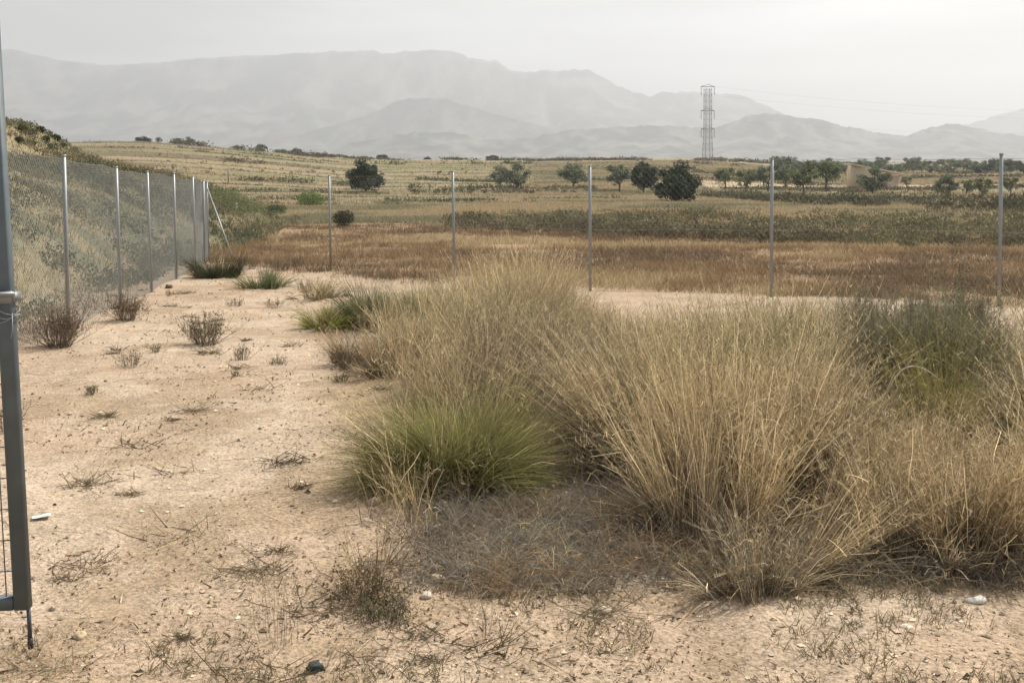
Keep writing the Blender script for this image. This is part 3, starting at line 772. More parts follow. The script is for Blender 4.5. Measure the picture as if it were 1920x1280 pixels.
dry_tuft(1585, 960, .16, 700, (.16, .40), .60, .4, "low dark brown tuft in the gap between the tall fan and the bushy right pair", back=.35, c0=BROWN, c1=BROWN + GREYB, spike=3)
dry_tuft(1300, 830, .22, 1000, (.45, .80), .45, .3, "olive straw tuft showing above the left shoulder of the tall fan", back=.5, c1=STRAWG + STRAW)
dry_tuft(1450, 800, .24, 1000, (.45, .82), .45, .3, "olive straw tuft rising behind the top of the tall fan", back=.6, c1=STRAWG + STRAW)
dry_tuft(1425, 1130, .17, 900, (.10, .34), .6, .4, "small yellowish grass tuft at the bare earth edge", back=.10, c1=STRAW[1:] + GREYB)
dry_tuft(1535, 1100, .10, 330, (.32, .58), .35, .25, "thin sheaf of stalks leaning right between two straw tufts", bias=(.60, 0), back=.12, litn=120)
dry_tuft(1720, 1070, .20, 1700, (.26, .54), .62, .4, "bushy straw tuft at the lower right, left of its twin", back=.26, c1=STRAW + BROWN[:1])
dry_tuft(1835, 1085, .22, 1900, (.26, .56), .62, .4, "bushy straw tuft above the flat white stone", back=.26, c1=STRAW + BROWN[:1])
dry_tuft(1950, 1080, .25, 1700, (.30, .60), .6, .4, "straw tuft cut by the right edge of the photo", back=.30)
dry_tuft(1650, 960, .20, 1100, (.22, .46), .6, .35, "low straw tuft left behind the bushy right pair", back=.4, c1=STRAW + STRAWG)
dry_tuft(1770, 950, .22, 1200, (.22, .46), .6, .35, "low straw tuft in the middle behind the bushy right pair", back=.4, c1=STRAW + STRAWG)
dry_tuft(1880, 900, .26, 1700, (.40, .70), .5, .4, "tall greenish yellow tuft near the right edge", back=.6, c0=ESP + BROWN, c1=[(.27, .255, .09), (.34, .285, .12)])
dry_tuft(1745, 850, .30, 800, (.14, .28), .6, .4, "brownish tuft below the arching dead twig", back=.7, c0=BROWN + GREYB, c1=STRAWG + BROWN[:1])
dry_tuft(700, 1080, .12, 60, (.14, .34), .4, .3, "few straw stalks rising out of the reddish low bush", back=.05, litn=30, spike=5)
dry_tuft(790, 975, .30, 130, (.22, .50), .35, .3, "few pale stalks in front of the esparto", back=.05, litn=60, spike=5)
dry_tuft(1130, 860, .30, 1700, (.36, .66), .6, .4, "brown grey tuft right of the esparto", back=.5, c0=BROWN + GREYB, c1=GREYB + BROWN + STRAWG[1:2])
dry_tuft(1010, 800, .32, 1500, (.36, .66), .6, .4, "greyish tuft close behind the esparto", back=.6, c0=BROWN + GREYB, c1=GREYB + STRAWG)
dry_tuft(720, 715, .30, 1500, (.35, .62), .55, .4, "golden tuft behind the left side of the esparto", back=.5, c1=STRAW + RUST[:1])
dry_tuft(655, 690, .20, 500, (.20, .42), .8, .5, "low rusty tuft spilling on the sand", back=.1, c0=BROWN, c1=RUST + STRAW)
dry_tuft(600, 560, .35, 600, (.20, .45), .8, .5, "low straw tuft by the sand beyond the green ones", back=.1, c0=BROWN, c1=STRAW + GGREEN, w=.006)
def green_tuft(px, row, R_, n, L_, lean, label, c, w=.004, back=.1):
    p = ground(px, row); p[1] += back; p[2] = Tz(p[0], p[1])
    b = MB(); tuft_blades(b, n, R_, L_, w, lean, .5, c, c, K=4)
    d = MB(); tuft_blades(d, n // 6, R_, (L_[0] * .6, L_[1] * .8), w, 1.1, .5, BROWN, STRAW, K=3)
    tuft_thing("green_tuft", p, label, "grass tuft", b, None, d)
green_tuft(612, 618, .22, 1300, (.18, .34), .9, "small bright yellow green tuft on the sand", [(.20, .22, .05), (.27, .27, .07)], back=.15)
green_tuft(700, 618, .26, 3400, (.26, .48), .75, "rounded blue green tuft beside the yellow green one", BLUEG, back=.25)
green_tuft(780, 605, .22, 1200, (.28, .50), .55, "pale green tuft right of the blue green one", GGREEN + STRAWG, back=.5)
green_tuft(412, 520, .38, 1900, (.22, .50), .75, "dark green tuft at the foot of the corner brace", [(.065, .07, .04), (.10, .09, .055), (.08, .085, .05)], w=.006)
green_tuft(490, 540, .40, 900, (.18, .36), .95, "low green grey tuft by the end of the sandy strip", GGREEN, w=.006)

# ------------------------------------------------------------------ shrubs
def shrub(px, row, H, W_, n, label, stemc, leafc=None, nleaf=0, leaf=.02, back=.0, name="shrub", cat="shrub", w=.004, lean=.95, group="low shrubs", twigs=5):
    p = ground(px, row); p[1] += back; p[2] = Tz(p[0], p[1])
    e = empty(name, tuple(p), label, cat, group)
    b = MB(); a, r = disc(n, W_ * .16)
    az = a + rng.normal(0, .5, n); t0 = np.abs(rng.normal(0, lean * .6, n)); t0 = np.minimum(t0, 1.3)
    Ln = H * rng.uniform(.65, 1.15, n) / np.maximum(np.cos(t0), .55)
    P = ribbons(b, np.stack([r * np.cos(a), r * np.sin(a), 0 * a - .01], 1), Ln, w, az, t0, t0 - .25, pal(stemc, n), pal(stemc, n), K=4, tip=.4)
    s = rng.uniform(.3, 1, (n, twigs)); q = along(P, s).reshape(-1, 3); k = len(q)
    az2 = np.repeat(az, twigs) + rng.normal(0, 1.0, k); t2 = np.abs(rng.normal(.5, .4, k))
    P2 = ribbons(b, q, H * rng.uniform(.12, .36, k), w * .65, az2, t2, t2 - .2, pal(stemc, k), pal(stemc, k), K=2, tip=.4)
    b.build("stems", M_TWIG, e)
    if leafc:
        lb = MB(); allp = P2.reshape(-1, 3); i = rng.integers(0, len(allp), nleaf)
        leaves(lb, allp[i] + rng.normal(0, leaf * .7, (nleaf, 3)), leaf, leafc, .4)
        lb.build("leaves", M_LEAF, e)
    return e
DST = [(.085, .06, .045), (.12, .085, .06), (.15, .11, .075)]
shrub(112, 650, .36, .66, 220, "dark twiggy dry bush at the foot of the first fence post", DST, BROWN, 1600, .022)
shrub(236, 600, .28, .60, 150, "brown dry bush at the foot of the second fence post", DST, BROWN, 1200, .025)
shrub(384, 646, .27, .58, 140, "dark dry bush alone on the sand strip", DST, GGREEN + BROWN, 1000, .022)
shrub(682, 1120, .10, .44, 110, "dark reddish low bush on the sand in front of the esparto", [(.085, .05, .035), (.12, .075, .05)], RUST + BROWN + GGREEN, 1600, .013, w=.0025, lean=1.5)
shrub(722, 1160, .08, .40, 90, "flat dark weed just in front of the reddish low bush", [(.085, .06, .045), (.12, .09, .06)], BROWN + GGREEN, 1100, .012, w=.0025, lean=1.5)
shrub(522, 1205, .26, .42, 26, "sparse spindly plant with thin stalks in the foreground sand", [(.17, .14, .09), (.22, .18, .11)], GGREEN, 160, .008, w=.0018, twigs=4, name="spindly_plant", cat="plant", lean=.5)
shrub(905, 1195, .16, .14, 14, "thin lone weed in front of the grey litter", [(.20, .15, .09)], GGREEN + BROWN, 90, .008, w=.0016, name="spindly_plant", cat="plant", lean=.4)
for px, row, h, w_, n, lab in ((245, 687, .13, .42, 40, "low brown sprig left on the sand below the fence bush"), (452, 675, .13, .34, 34, "low brown sprig in the middle of the sand strip"), (520, 683, .07, .40, 30, "flat dead sprig right of the middle of the sand strip"),
                               (172, 738, .06, .20, 30, "tiny dark green rosette on the sand"), (440, 574, .10, .50, 40, "flat dark sprig where the sand strip narrows"), (515, 577, .12, .55, 40, "flat brown sprig beside the dark one at the narrowing"),
                               (648, 688, .18, .34, 46, "dark brown sprig under the rusty tuft"), (640, 715, .06, .30, 26, "small dead clump at the sand edge left of the golden tuft"), (10, 810, .16, .30, 40, "dark sprig seen through the gate mesh"),
                               (292, 660, .08, .22, 24, "small brown sprig between two larger ones on the sand"), (318, 555, .10, .22, 20, "little dark sprig under the third fence post"), (440, 705, .05, .16, 16, "tiny brown sprig on the open sand"),
                               (527, 508, .30, 1.0, 90, "purple brown low bush behind the brown one at the end of the strip"), (575, 548, .22, .7, 60, "dry tangled sprig left of the small bright tuft"), (470, 505, .25, .6, 60, "grey brown bush right of the corner brace"),
                               (560, 500, .22, .9, 70, "dull brown bush at the foot of the first back post"),
                               (500, 518, .20, .70, 50, "brown low bush at the far end of the sand strip")):
    shrub(px, row, h, w_, n, lab, DST, GGREEN + BROWN, int(n * 7), .015, group="low sprigs on the sand", name="sprig", cat="plant", w=.0035)
# green shrubs at the right, behind the straw
def bush(px, row, H, W_, n, nleaf, label, leafc, leaf=.03, back=.3, lean=.7, stemc=[(.24, .22, .135), (.30, .27, .18), (.17, .155, .10), (.35, .31, .21), (.14, .115, .08)]):
    return shrub(px, row, H, W_, n, label, stemc, leafc, nleaf, leaf, back, "green_bush", "bush", .004, lean, "green bushes at the right", 26)
bush(1735, 800, .62, 1.6, 330, 6500, "large grey green bush behind the straw at the right", BLUEG + GGREEN + GREYB[:1], .020, .3)
bush(1655, 690, .52, .6, 110, 1500, "green bush with a pale spray standing left of the large one", GGREEN + BLUEG, .018, .6)
bush(1880, 655, .42, .9, 110, 2200, "dark green bush in front of the last fence post", [(.09, .11, .065), (.12, .13, .08)], .018, .8)
bush(1845, 600, .55, .45, 16, 500, "upright dark bush with bare branches beside the last fence post", [(.055, .06, .04), (.08, .075, .05)], .03, .6, .5)
bush(1795, 655, .36, .7, 90, 1800, "low green bush between the large one and the last post", GGREEN, .018, .9)
bush(1885, 735, .42, 1.1, 170, 3000, "low olive bush at the right edge behind the greenish tuft", GGREEN + BLUEG, .018, .5)
bush(1815, 715, .40, .9, 140, 2600, "low grey olive bush right of the large one", BLUEG + GREYB[:1], .018, .5)
bush(1640, 800, .50, .5, 110, 1400, "small greyish bush at the left foot of the large green one", BLUEG + GREYB, .016, .3)
# arching dead twig
def arch_twig():
    p0 = ground(1655, 880); Y = p0[1] + .3
    pts = []
    for px, py in ((1652, 770), (1672, 712), (1700, 684), (1735, 690), (1765, 715)): pts.append(at(px, py, Y + .02 * len(pts)))
    base = np.array([pts[0][0] - .02, Y, Tz(pts[0][0], Y)])
    pts = np.array([base] + pts); t = np.linspace(0, len(pts) - 1, 24); ip = np.stack([np.interp(t, np.arange(len(pts)), pts[:, k]) for k in range(3)], 1)
    ker = np.ones(5) / 5
    for k in range(3): ip[2:-2, k] = np.convolve(ip[:, k], ker, 'valid')
    b = MB(); tube(b, ip - base, np.linspace(.006, .003, 24), (.50, .42, .32), 5)
    for i in (9, 13, 17):
        q = ip[i] - base; tube(b, [q, q + (.05, .02, .05), q + (.12, .03, .03)], [.003, .002, .0015], (.45, .38, .29), 4)
    tag(b.build("dead_twig", M_TWIG, loc=tuple(base)), "pale dead twig arching over the straw at the right", "twig")
arch_twig()
# bushes in the fields
def far_bush(px, row, H, W_, cols, label, nl=2600, leaf=.12, flat=1.0, name="field_bush"):
    p = ground(px, row); b = MB(); q = rng.normal(size=(nl, 3)); q /= np.linalg.norm(q, axis=1)[:, None]
    lump = 1 + .35 * (fbm(q[:, 0] * 2 + px, q[:, 1] * 2 + q[:, 2] * 2, 77, 2) - .5) * 2
    q = q * (rng.random((nl, 1)) ** .35) * np.array([W_ / 2, W_ / 2, H / 2]) * lump[:, None]; q[:, 2] += H * .48
    leaves(b, q, leaf, cols, .5, .28)
    e = empty(name, tuple(p), label, "bush", "bushes in the fields"); b.build("foliage", M_LEAF, e)
    s = MB()
    for k in range(7):
        a = k * .9; tube(s, [(0, 0, -.1), (math.cos(a) * W_ * .15, math.sin(a) * W_ * .15, H * .4), (math.cos(a) * W_ * .3, math.sin(a) * W_ * .3, H * .75)], [.03, .02, .01], (.08, .06, .045), 5)
    s.build("stems", M_BARK, e)
far_bush(582, 390, 1.5, 2.6, [(.11, .165, .04), (.15, .21, .055), (.09, .13, .035)], "bright green bush in the yellow field")
far_bush(645, 424, .75, 1.0, [(.045, .045, .03), (.06, .06, .035)], "small dark round bush just beyond the first back post", 1800, .08)
far_bush(515, 405, .8, 1.6, [(.05, .065, .03), (.07, .085, .04)], "dark green bush at the end of the bank", 1800, .09)
far_bush(735, 388, .55, 3.0, [(.08, .10, .035), (.11, .13, .05)], "low green patch of bush right of the bright green one", 700, .08)

# ------------------------------------------------------------------ ground cover nobody could count
def stuff(name, B, m, label, cat=None):
    o = B.build(name, m); tag(o, label, None, None, 'stuff'); return o
def zat(x, y): return T(x, y)
def in_px(x, y, z):
    """photo column and row of world points (only used to choose which ground to plant)."""
    v = np.stack([x, y, z - EYE], 1) @ CAM_R
    return 960 + FPX * v[:, 0] / -v[:, 2], PPY - FPX * v[:, 1] / -v[:, 2]

# tall dry grass filling the middle of the plot
def tall_grass():
    n = 15000
    Y = np.where(rng.random(n) < .18, rng.uniform(4.9, 6.5, n), rng.uniform(5.5, 13.4, n)); u = rng.uniform(-.14, .64, n); X = u * Y
    keep = X > path_x(Y) + .35 + rng.uniform(0, .5, n)
    px = 960 + FPX * X / Y
    # the right half ends sooner, the sandy strip along the back fence stays open
    lim = np.interp(px, [700, 980, 1080, 1200, 1500, 1900], [12.8, 13.2, 12.0, 10.6, 10.2, 9.6])
    lim = np.where(px > 1560, np.interp(px, [1560, 1640], [8.8, 6.6]), lim)
    keep &= (Y < lim + rng.normal(0, .25, n)) & (Y < back_y(X) - 1.6)
    dens = fbm(X / .8, Y / .8, 91, 3); keep &= dens > .42
    # clear of the esparto
    keep &= ~((np.abs(X + .28) < .70) & (Y < 6.7)); keep &= ~((np.abs(X - path_x(Y) - .75) < .55) & (np.abs(Y - 11.4) < 1.6)); keep &= ~((px < 1215) & (Y < 5.55)); keep &= ~((px < 1300) & (Y < 5.2))
    X, Y = X[keep], Y[keep]
    B = MB()
    per = 12
    cx_ = np.repeat(X, per) + rng.normal(0, .07, len(X) * per); cy_ = np.repeat(Y, per) + rng.normal(0, .07, len(X) * per)
    k = len(cx_)
    hmax = np.interp(np.repeat(Y, per), [5.5, 8, 9.5, 13], [.74, .68, .66, .90])
    hmax = hmax * np.where(np.repeat(960 + FPX * X / Y, per) > 1060, np.interp(np.repeat(Y, per), [6, 9, 10.5], [1.05, .78, .42]), 1.0)
    hmax *= .40 + 1.2 * np.repeat(fbm(X / .9, Y / .9, 93, 3), per)
    pxx = np.repeat(960 + FPX * X / Y, per); YY = np.repeat(Y, per)
    fclump = np.repeat(np.exp(rng.normal(0, .32, len(X))), per)[:, None]
    hmax *= np.where((pxx > 1580) & (pxx < 1960), .34, 1.0); thatch = (((pxx > 880) & (pxx < 1200) & (YY < 8.2)) | ((pxx > 1530) & (pxx < 1650) & (YY < 7.6))) & (rng.random(k) < .78)
    hmax *= np.where((pxx > 880) & (pxx < 1180) & (YY < 7.2), .72, 1.0)
    Ln = hmax * rng.uniform(.5, 1.1, k)
    az = rng.random(k) * 2 * math.pi; t0 = np.abs(rng.normal(0, .38, k)); t1 = t0 + rng.uniform(0, .6, k)
    g = np.repeat(fbm(X / 1.5, Y / 1.5, 95, 3), per)
    c = pal(STRAW + STRAWG, k); cb = pal(BROWN + GREYB, k)
    gr = (g > .56)[:, None]; c = np.where(gr, pal(STRAWG + GGREEN, k), c); cb = np.where(gr, pal(GGREEN + BROWN, k), cb)
    c = np.where(thatch[:, None], pal(GREYB + BROWN, k, .3), c * np.exp(rng.normal(0, .25, (k, 1)))) * fclump; cb = np.where(thatch[:, None], pal(BROWN + GREYB[1:2], k), cb)
    w = np.interp(cy_, [5, 13], [.0032, .0055]) * rng.uniform(.7, 1.3, k)
    P = ribbons(B, np.stack([cx_, cy_, zat(cx_, cy_) - .01], 1), Ln, w, az, t0, t1, cb, c, K=4, tip=.3)
    sel = rng.random(k) < .45
    spikelets(B, P[sel], 5, .028, .004, STRAW + STRAWG, .7)
    stuff("dry_grass", B, M_GRASS, "tall straw coloured grass covering the middle of the plot")
tall_grass()

# low dead undergrowth under and between the tufts
def plot_litter():
    B = MB(); n = 52000
    Y = 3.9 + 5.5 * rng.random(n) ** 1.3; X = rng.uniform(-.9, 6.6, n); 
    k = (X > path_x(Y) + .0 + .3 * rng.random(n)) & (fbm(X / .45, Y / .45, 71, 3) > .40) & (X < Y * .70) & (Y > 4.0 + .12 * fbm(X / .3, Y / .3, 72, 2))
    X, Y = X[k], Y[k]; k = len(X)
    az = rng.random(k) * 6.283; t0 = rng.uniform(.5, 1.5, k)
    ribbons(B, np.stack([X, Y, zat(X, Y) + rng.uniform(-.005, .03, k)], 1), rng.uniform(.06, .22, k), .003 * rng.uniform(.6, 1.3, k), az, t0, t0 + rng.uniform(-.6, .6, k), pal(GREYB + BROWN, k), pal(GREYB + STRAWG[:1], k), K=3, tip=.3)
    # curly grey sprigs
    m = 5000; Y = rng.uniform(3.98, 5.1, m); X = rng.uniform(-.42, 2.3, m); kk = fbm(X / .35, Y / .35, 74, 2) > .44; X, Y = X[kk], Y[kk]; m = len(X)
    ribbons(B, np.stack([X, Y, zat(X, Y)], 1), rng.uniform(.06, .22, m), .0026, rng.random(m) * 6.283, rng.uniform(.1, 1.0, m), rng.uniform(1.2, 2.6, m), pal([(.18, .16, .13), (.25, .23, .20)], m), pal([(.44, .42, .37), (.30, .285, .25), (.19, .17, .14)], m), K=5, tip=.4)
    # little cushions of curled dead grass, each of its own tone
    for _ in range(230):
        cy0 = rng.uniform(4.0, 5.05); cx0 = rng.uniform(-.40, 2.3)
        if cx0 > cy0 * .5: continue
        tone = [GREYB, BROWN, GREYB, [(.26, .24, .20), (.34, .32, .28)], RUST[:2], STRAWG][rng.integers(0, 6)]; m = int(rng.integers(30, 90)); hh = rng.uniform(.05, .15); rr = rng.uniform(.03, .10)
        x = cx0 + rng.normal(0, rr, m); y = np.maximum(cy0 + rng.normal(0, rr, m), 3.98)
        kk = np.exp(rng.normal(0, .2))
        ribbons(B, np.stack([x, y, zat(x, y)], 1), hh * rng.uniform(.5, 1.7, m), .0032, rng.random(m) * 6.283, rng.uniform(.1, 1.1, m), rng.uniform(.9, 2.4, m), pal(tone, m, .3) * kk, pal(tone, m, .3) * kk, K=4, tip=.4)
    # orange-brown leaves here and there
    m = 400; Y = rng.uniform(4.1, 5.2, m); X = rng.normal(.45, .35, m); q = np.stack([X, Y, zat(X, Y) + rng.uniform(.01, .12, m)], 1)
    leaves(B, q, .022, RUST, .5)
    stuff("undergrowth", B, M_GRASS, "grey tangle of dead stems covering the ground between the tufts")
plot_litter()

# rust coloured weeds and dry grass outside the back fence
def rust_field():
    B = MB(); n = 26000
    Y = 14 + 36 * rng.random(n) ** 1.5; u = rng.uniform(-.42, .60, n); X = u * Y
    k = (Y > back_y(X) + np.where(X < -1.2, -1.5, .15) + rng.uniform(0, .6, n)) & (X > -8.6 - (Y - 28) * .12) & (Y < np.clip(47 - X * .95, 30, 52) + 9 * (fbm(X / 6, Y / 6, 37, 3) - .5)) & (bank_lat(X, Y) < .3)
    k &= fbm(X / 2.2, Y / 2.2, 81, 3) > .27
    X, Y = X[k], Y[k]; per = 9; x = np.repeat(X, per); y = np.repeat(Y, per); m = len(x)
    x = x + rng.normal(0, .12, m); y = y + rng.normal(0, .12, m)
    tone = np.repeat(fbm(X / 3.5, Y / 3.5, 83, 3), per)[:, None]
    c1 = np.where(tone < .40, pal(STRAW[:2] + STRAW[3:] + STRAWG + RUST[2:3], m), np.where(tone > .56, pal(BROWN + RUST[3:], m), pal(RUST + STRAW[3:], m)))
    az = rng.random(m) * 6.283; t0 = np.abs(rng.normal(.3, .35, m))
    hh = .08 + .22 * np.repeat(fbm(X / 1.6, Y / 1.6, 85, 2), per) ** 2
    ribbons(B, np.stack([x, y, zat(x, y) - .01], 1), hh * rng.uniform(.5, 1.4, m), np.interp(y, [14, 48], [.007, .018]), az, t0, t0 + .4, c1 * .8, c1, K=2, tip=.4)
    stuff("weeds", B, M_GRASS, "low rust brown weeds covering the field behind the back fence")
rust_field()

def scrub_band(name, label, pts_px, n, H, cols, leaf, per=26, spread=.6, seed=0, stems=False):
    """a continuous band of low scrub: clumps of leaves along ground chosen between two edges (photo column: far row, near row)."""
    p = np.array(pts_px, float)
    px = rng.uniform(p[0, 0], p[-1, 0], n)
    r0 = np.interp(px, p[:, 0], p[:, 1]); r1 = np.interp(px, p[:, 0], p[:, 2])
    row = r0 + (r1 - r0) * rng.random(n) ** .8
    B = MB(); Q = []; S = []
    cxs = np.linspace(p[0, 0], p[-1, 0], 22)
    g = {}
    rows = np.linspace(min(p[:, 1].min(), p[:, 2].min()), max(p[:, 1].max(), p[:, 2].max()), 14)
    Yt = np.array([[ground(a, b_)[1] for b_ in rows] for a in cxs])
    i = np.clip(np.searchsorted(cxs, px), 1, 21); fr = (px - cxs[i - 1]) / (cxs[i] - cxs[i - 1])
    ya = np.array([np.interp(r_, rows, Yt[a - 1]) for r_, a in zip(row, i)]); yb = np.array([np.interp(r_, rows, Yt[a]) for r_, a in zip(row, i)])
    Y = ya * (1 - fr) + yb * fr
    X = (px - 960) / FPX * Y
    dn = fbm(X / 3.0, Y / 3.0, 111 + seed, 3)
    k = dn > .40; X, Y, dn = X[k], Y[k], dn[k]
    hh = H * (.35 + 1.3 * (dn - .35) / .4) * rng.uniform(.6, 1.25, len(X)); wd = hh * rng.uniform(.8, 1.5, len(X))
    m = len(X)
    q = rng.normal(size=(m, per, 3)); q /= np.linalg.norm(q, axis=2)[..., None]; q *= rng.random((m, per, 1)) ** .4
    q = q * np.stack([wd, wd, hh * .55], 1)[:, None] * .6
    q[..., 0] += X[:, None]; q[..., 1] += Y[:, None]; q[..., 2] += (zat(X, Y) + hh * .45)[:, None]
    cs = pal(cols, m, .22)
    qf = q.reshape(-1, 3)
    cN = np.repeat(cs, per, 0) * np.exp(rng.normal(0, .2, (m * per, 1)))
    nn = len(qf); sc = leaf * rng.uniform(.6, 1.4, nn)[:, None] * np.repeat(np.sqrt(np.clip(Y, 20, 200) / 50), per)[:, None]
    a = rng.normal(size=(nn, 3)); a[:, 2] += .8 * np.sign(a[:, 2]); a /= np.linalg.norm(a, axis=1)[:, None]
    b_ = rng.normal(size=(nn, 3)); b_ -= (a * b_).sum(1)[:, None] * a; b_ /= np.linalg.norm(b_, axis=1)[:, None]
    V = np.stack([qf - a * sc / 2, qf + b_ * sc * .22, qf + a * sc / 2, qf - b_ * sc * .22], 1)
    B.add(V.reshape(-1, 3), np.arange(4 * nn).reshape(-1, 4), np.repeat(cN, 4, 0))
    stuff(name, B, M_LEAF, label)
GG = [(.115, .12, .07), (.155, .15, .09), (.20, .18, .11), (.09, .095, .055), (.135, .11, .08)]
scrub_band("undergrowth", "band of grey green scrub across the field beyond the rust weeds",
           [(840, 416, 432), (1000, 405, 438), (1200, 400, 446), (1450, 402, 458), (1700, 402, 466), (1960, 398, 472)], 3700, .52, GG + [(.28, .235, .14)], .11, seed=1)
scrub_band("undergrowth", "dark purple brown scrub along the near edge of the green band",
           [(850, 428, 436), (1050, 436, 442), (1250, 440, 450), (1450, 448, 460), (1700, 456, 467), (1960, 462, 473)], 520, .62, [(.115, .095, .075), (.15, .135, .09), (.10, .09, .065)], .11, seed=2)
scrub_band("undergrowth", "dark low scrub strip in front of the orchard at the right",
           [(1310, 366, 372), (1450, 372, 384), (1600, 374, 392), (1750, 376, 398), (1960, 380, 402)], 800, 1.0, [(.085, .085, .065), (.09, .09, .06), (.12, .11, .075)], .16, seed=3)
scrub_band("undergrowth", "leafy green growth on the end of the bank past the corner post",
           [(392, 345, 405), (430, 362, 408), (480, 376, 408), (530, 394, 410)], 800, .50, [(.15, .17, .085), (.19, .195, .10), (.12, .14, .07)], .07, seed=4)
scrub_band("undergrowth", "patchy scrub under and around the olive pair",
           [(760, 352, 362), (900, 352, 366), (1000, 354, 366), (1120, 352, 362)], 160, .8, [(.13, .11, .075), (.10, .09, .06), (.15, .14, .08)], .18, seed=6)
def bank_cover():
    B = MB(); n = 6800
    Y = rng.uniform(6, 58, n); lat = rng.random(n) * 13.6 - .6; X = np.interp(Y, FOOT[:, 1], FOOT[:, 0]) - lat
    lp = np.array(LEFT_POSTS); okx = X < np.interp(Y, lp[:, 1], lp[:, 0]) - .18
    u = X / Y; k = okx & (u > -.62) & (fbm(X / 1.7, Y / 1.7, 121, 3) > .47)
    X, Y, lat = X[k], Y[k], lat[k]; m = len(X); per = 40
    tone = fbm(X / 3, Y / 3, 123, 3) + .16 * sstep(1.3, .3, lat) + .12 * sstep(1.6, 2.4, lat) * sstep(4.6, 3.6, lat) - .05 * sstep(5.5, 7, lat) - .10 * sstep(7.5, 9.5, lat)
    cs = np.where((tone > .5)[:, None], pal([(.10, .11, .07), (.13, .135, .085), (.08, .09, .06)], m), pal([(.22, .19, .125), (.18, .16, .105), (.135, .13, .085)], m))
    hh = rng.uniform(.12, .42, m)
    q = rng.normal(size=(m, per, 3)); q /= np.linalg.norm(q, axis=2)[..., None]; q *= rng.random((m, per, 1)) ** .4
    q = q * np.stack([hh * .9, hh * .9, hh * .6], 1)[:, None]
    q[..., 0] += X[:, None]; q[..., 1] += Y[:, None]; q[..., 2] += (zat(X, Y) + hh * .3)[:, None]
    qf = q.reshape(-1, 3); nn = len(qf); c = np.repeat(cs, per, 0) * np.exp(rng.normal(0, .2, (nn, 1)))
    sc = (.035 + .0014 * np.repeat(Y, per))[:, None] * rng.uniform(.6, 1.4, nn)[:, None]
    a = rng.normal(size=(nn, 3)); a[:, 2] += np.sign(a[:, 2]) * .8; a /= np.linalg.norm(a, axis=1)[:, None]
    b_ = rng.normal(size=(nn, 3)); b_ -= (a * b_).sum(1)[:, None] * a; b_ /= np.linalg.norm(b_, axis=1)[:, None]
    V = np.stack([qf - a * sc / 2, qf + b_ * sc * .22, qf + a * sc / 2, qf - b_ * sc * .22], 1)
    B.add(V.reshape(-1, 3), np.arange(4 * nn).reshape(-1, 4), np.repeat(c, 4, 0))
    # dry grass between
    n = 60000; Y = rng.uniform(6, 58, n); lat = rng.random(n) * 13.7 - .7; X = np.interp(Y, FOOT[:, 1], FOOT[:, 0]) - lat; k = (X / Y > -.62) & (X < np.interp(Y, lp[:, 1], lp[:, 0]) - .1); X, Y = X[k], Y[k]; n = len(X)
    c = pal(STRAWG + GGREEN + STRAW[3:], n)
    ribbons(B, np.stack([X, Y, zat(X, Y) - .01], 1), rng.uniform(.10, .32, n), np.interp(Y, [6, 58], [.006, .02]), rng.random(n) * 6.283, rng.uniform(0, .6, n), rng.uniform(.3, 1.0, n), c * .8, c, K=2, tip=.4)
    stuff("undergrowth", B, M_LEAF, "dry grass and grey green scrub growing over the bank")
bank_cover()
# dark cushions along the crest of the bank
k = 0
CREST = [(40, 244, 13, "darkest scrub cushion beside the gate post on the bank crest"), (62, 246, 9, None), (76, 243, 11, None), (86, 259, 9, None), (104, 258, 11, None), (60, 268, 9, None),
         (133, 270, 14, "upright dark scrub cushion at the low end of the bank crest"), (152, 289, 11, None), (36, 262, 10, None), (118, 272, 8, None), (53, 296, 9, None), (50, 312, 9, None)]
for px, row, hpx, lab in CREST:
    p = ground(px, row + 5); Y = p[1]
    if Y > 70: Y = 42; p = onx(px, Y)
    H = hpx / FPX * Y * 1.1; b = MB(); nl = 420
    q = rng.normal(size=(nl, 3)); q /= np.linalg.norm(q, axis=1)[:, None]; q *= rng.random((nl, 1)) ** .4 * np.array([H * .8, H * .8, H * .55]); q[:, 2] += H * .4
    leaves(b, q, .09, [(.075, .085, .04), (.10, .105, .05), (.06, .065, .035)], .5)
    o = b.build("scrub_cushion", M_LEAF, loc=tuple(p)); tag(o, lab or "small dark scrub cushion dotted on the upper bank behind the side fence", "shrub", "scrub cushions on the bank")

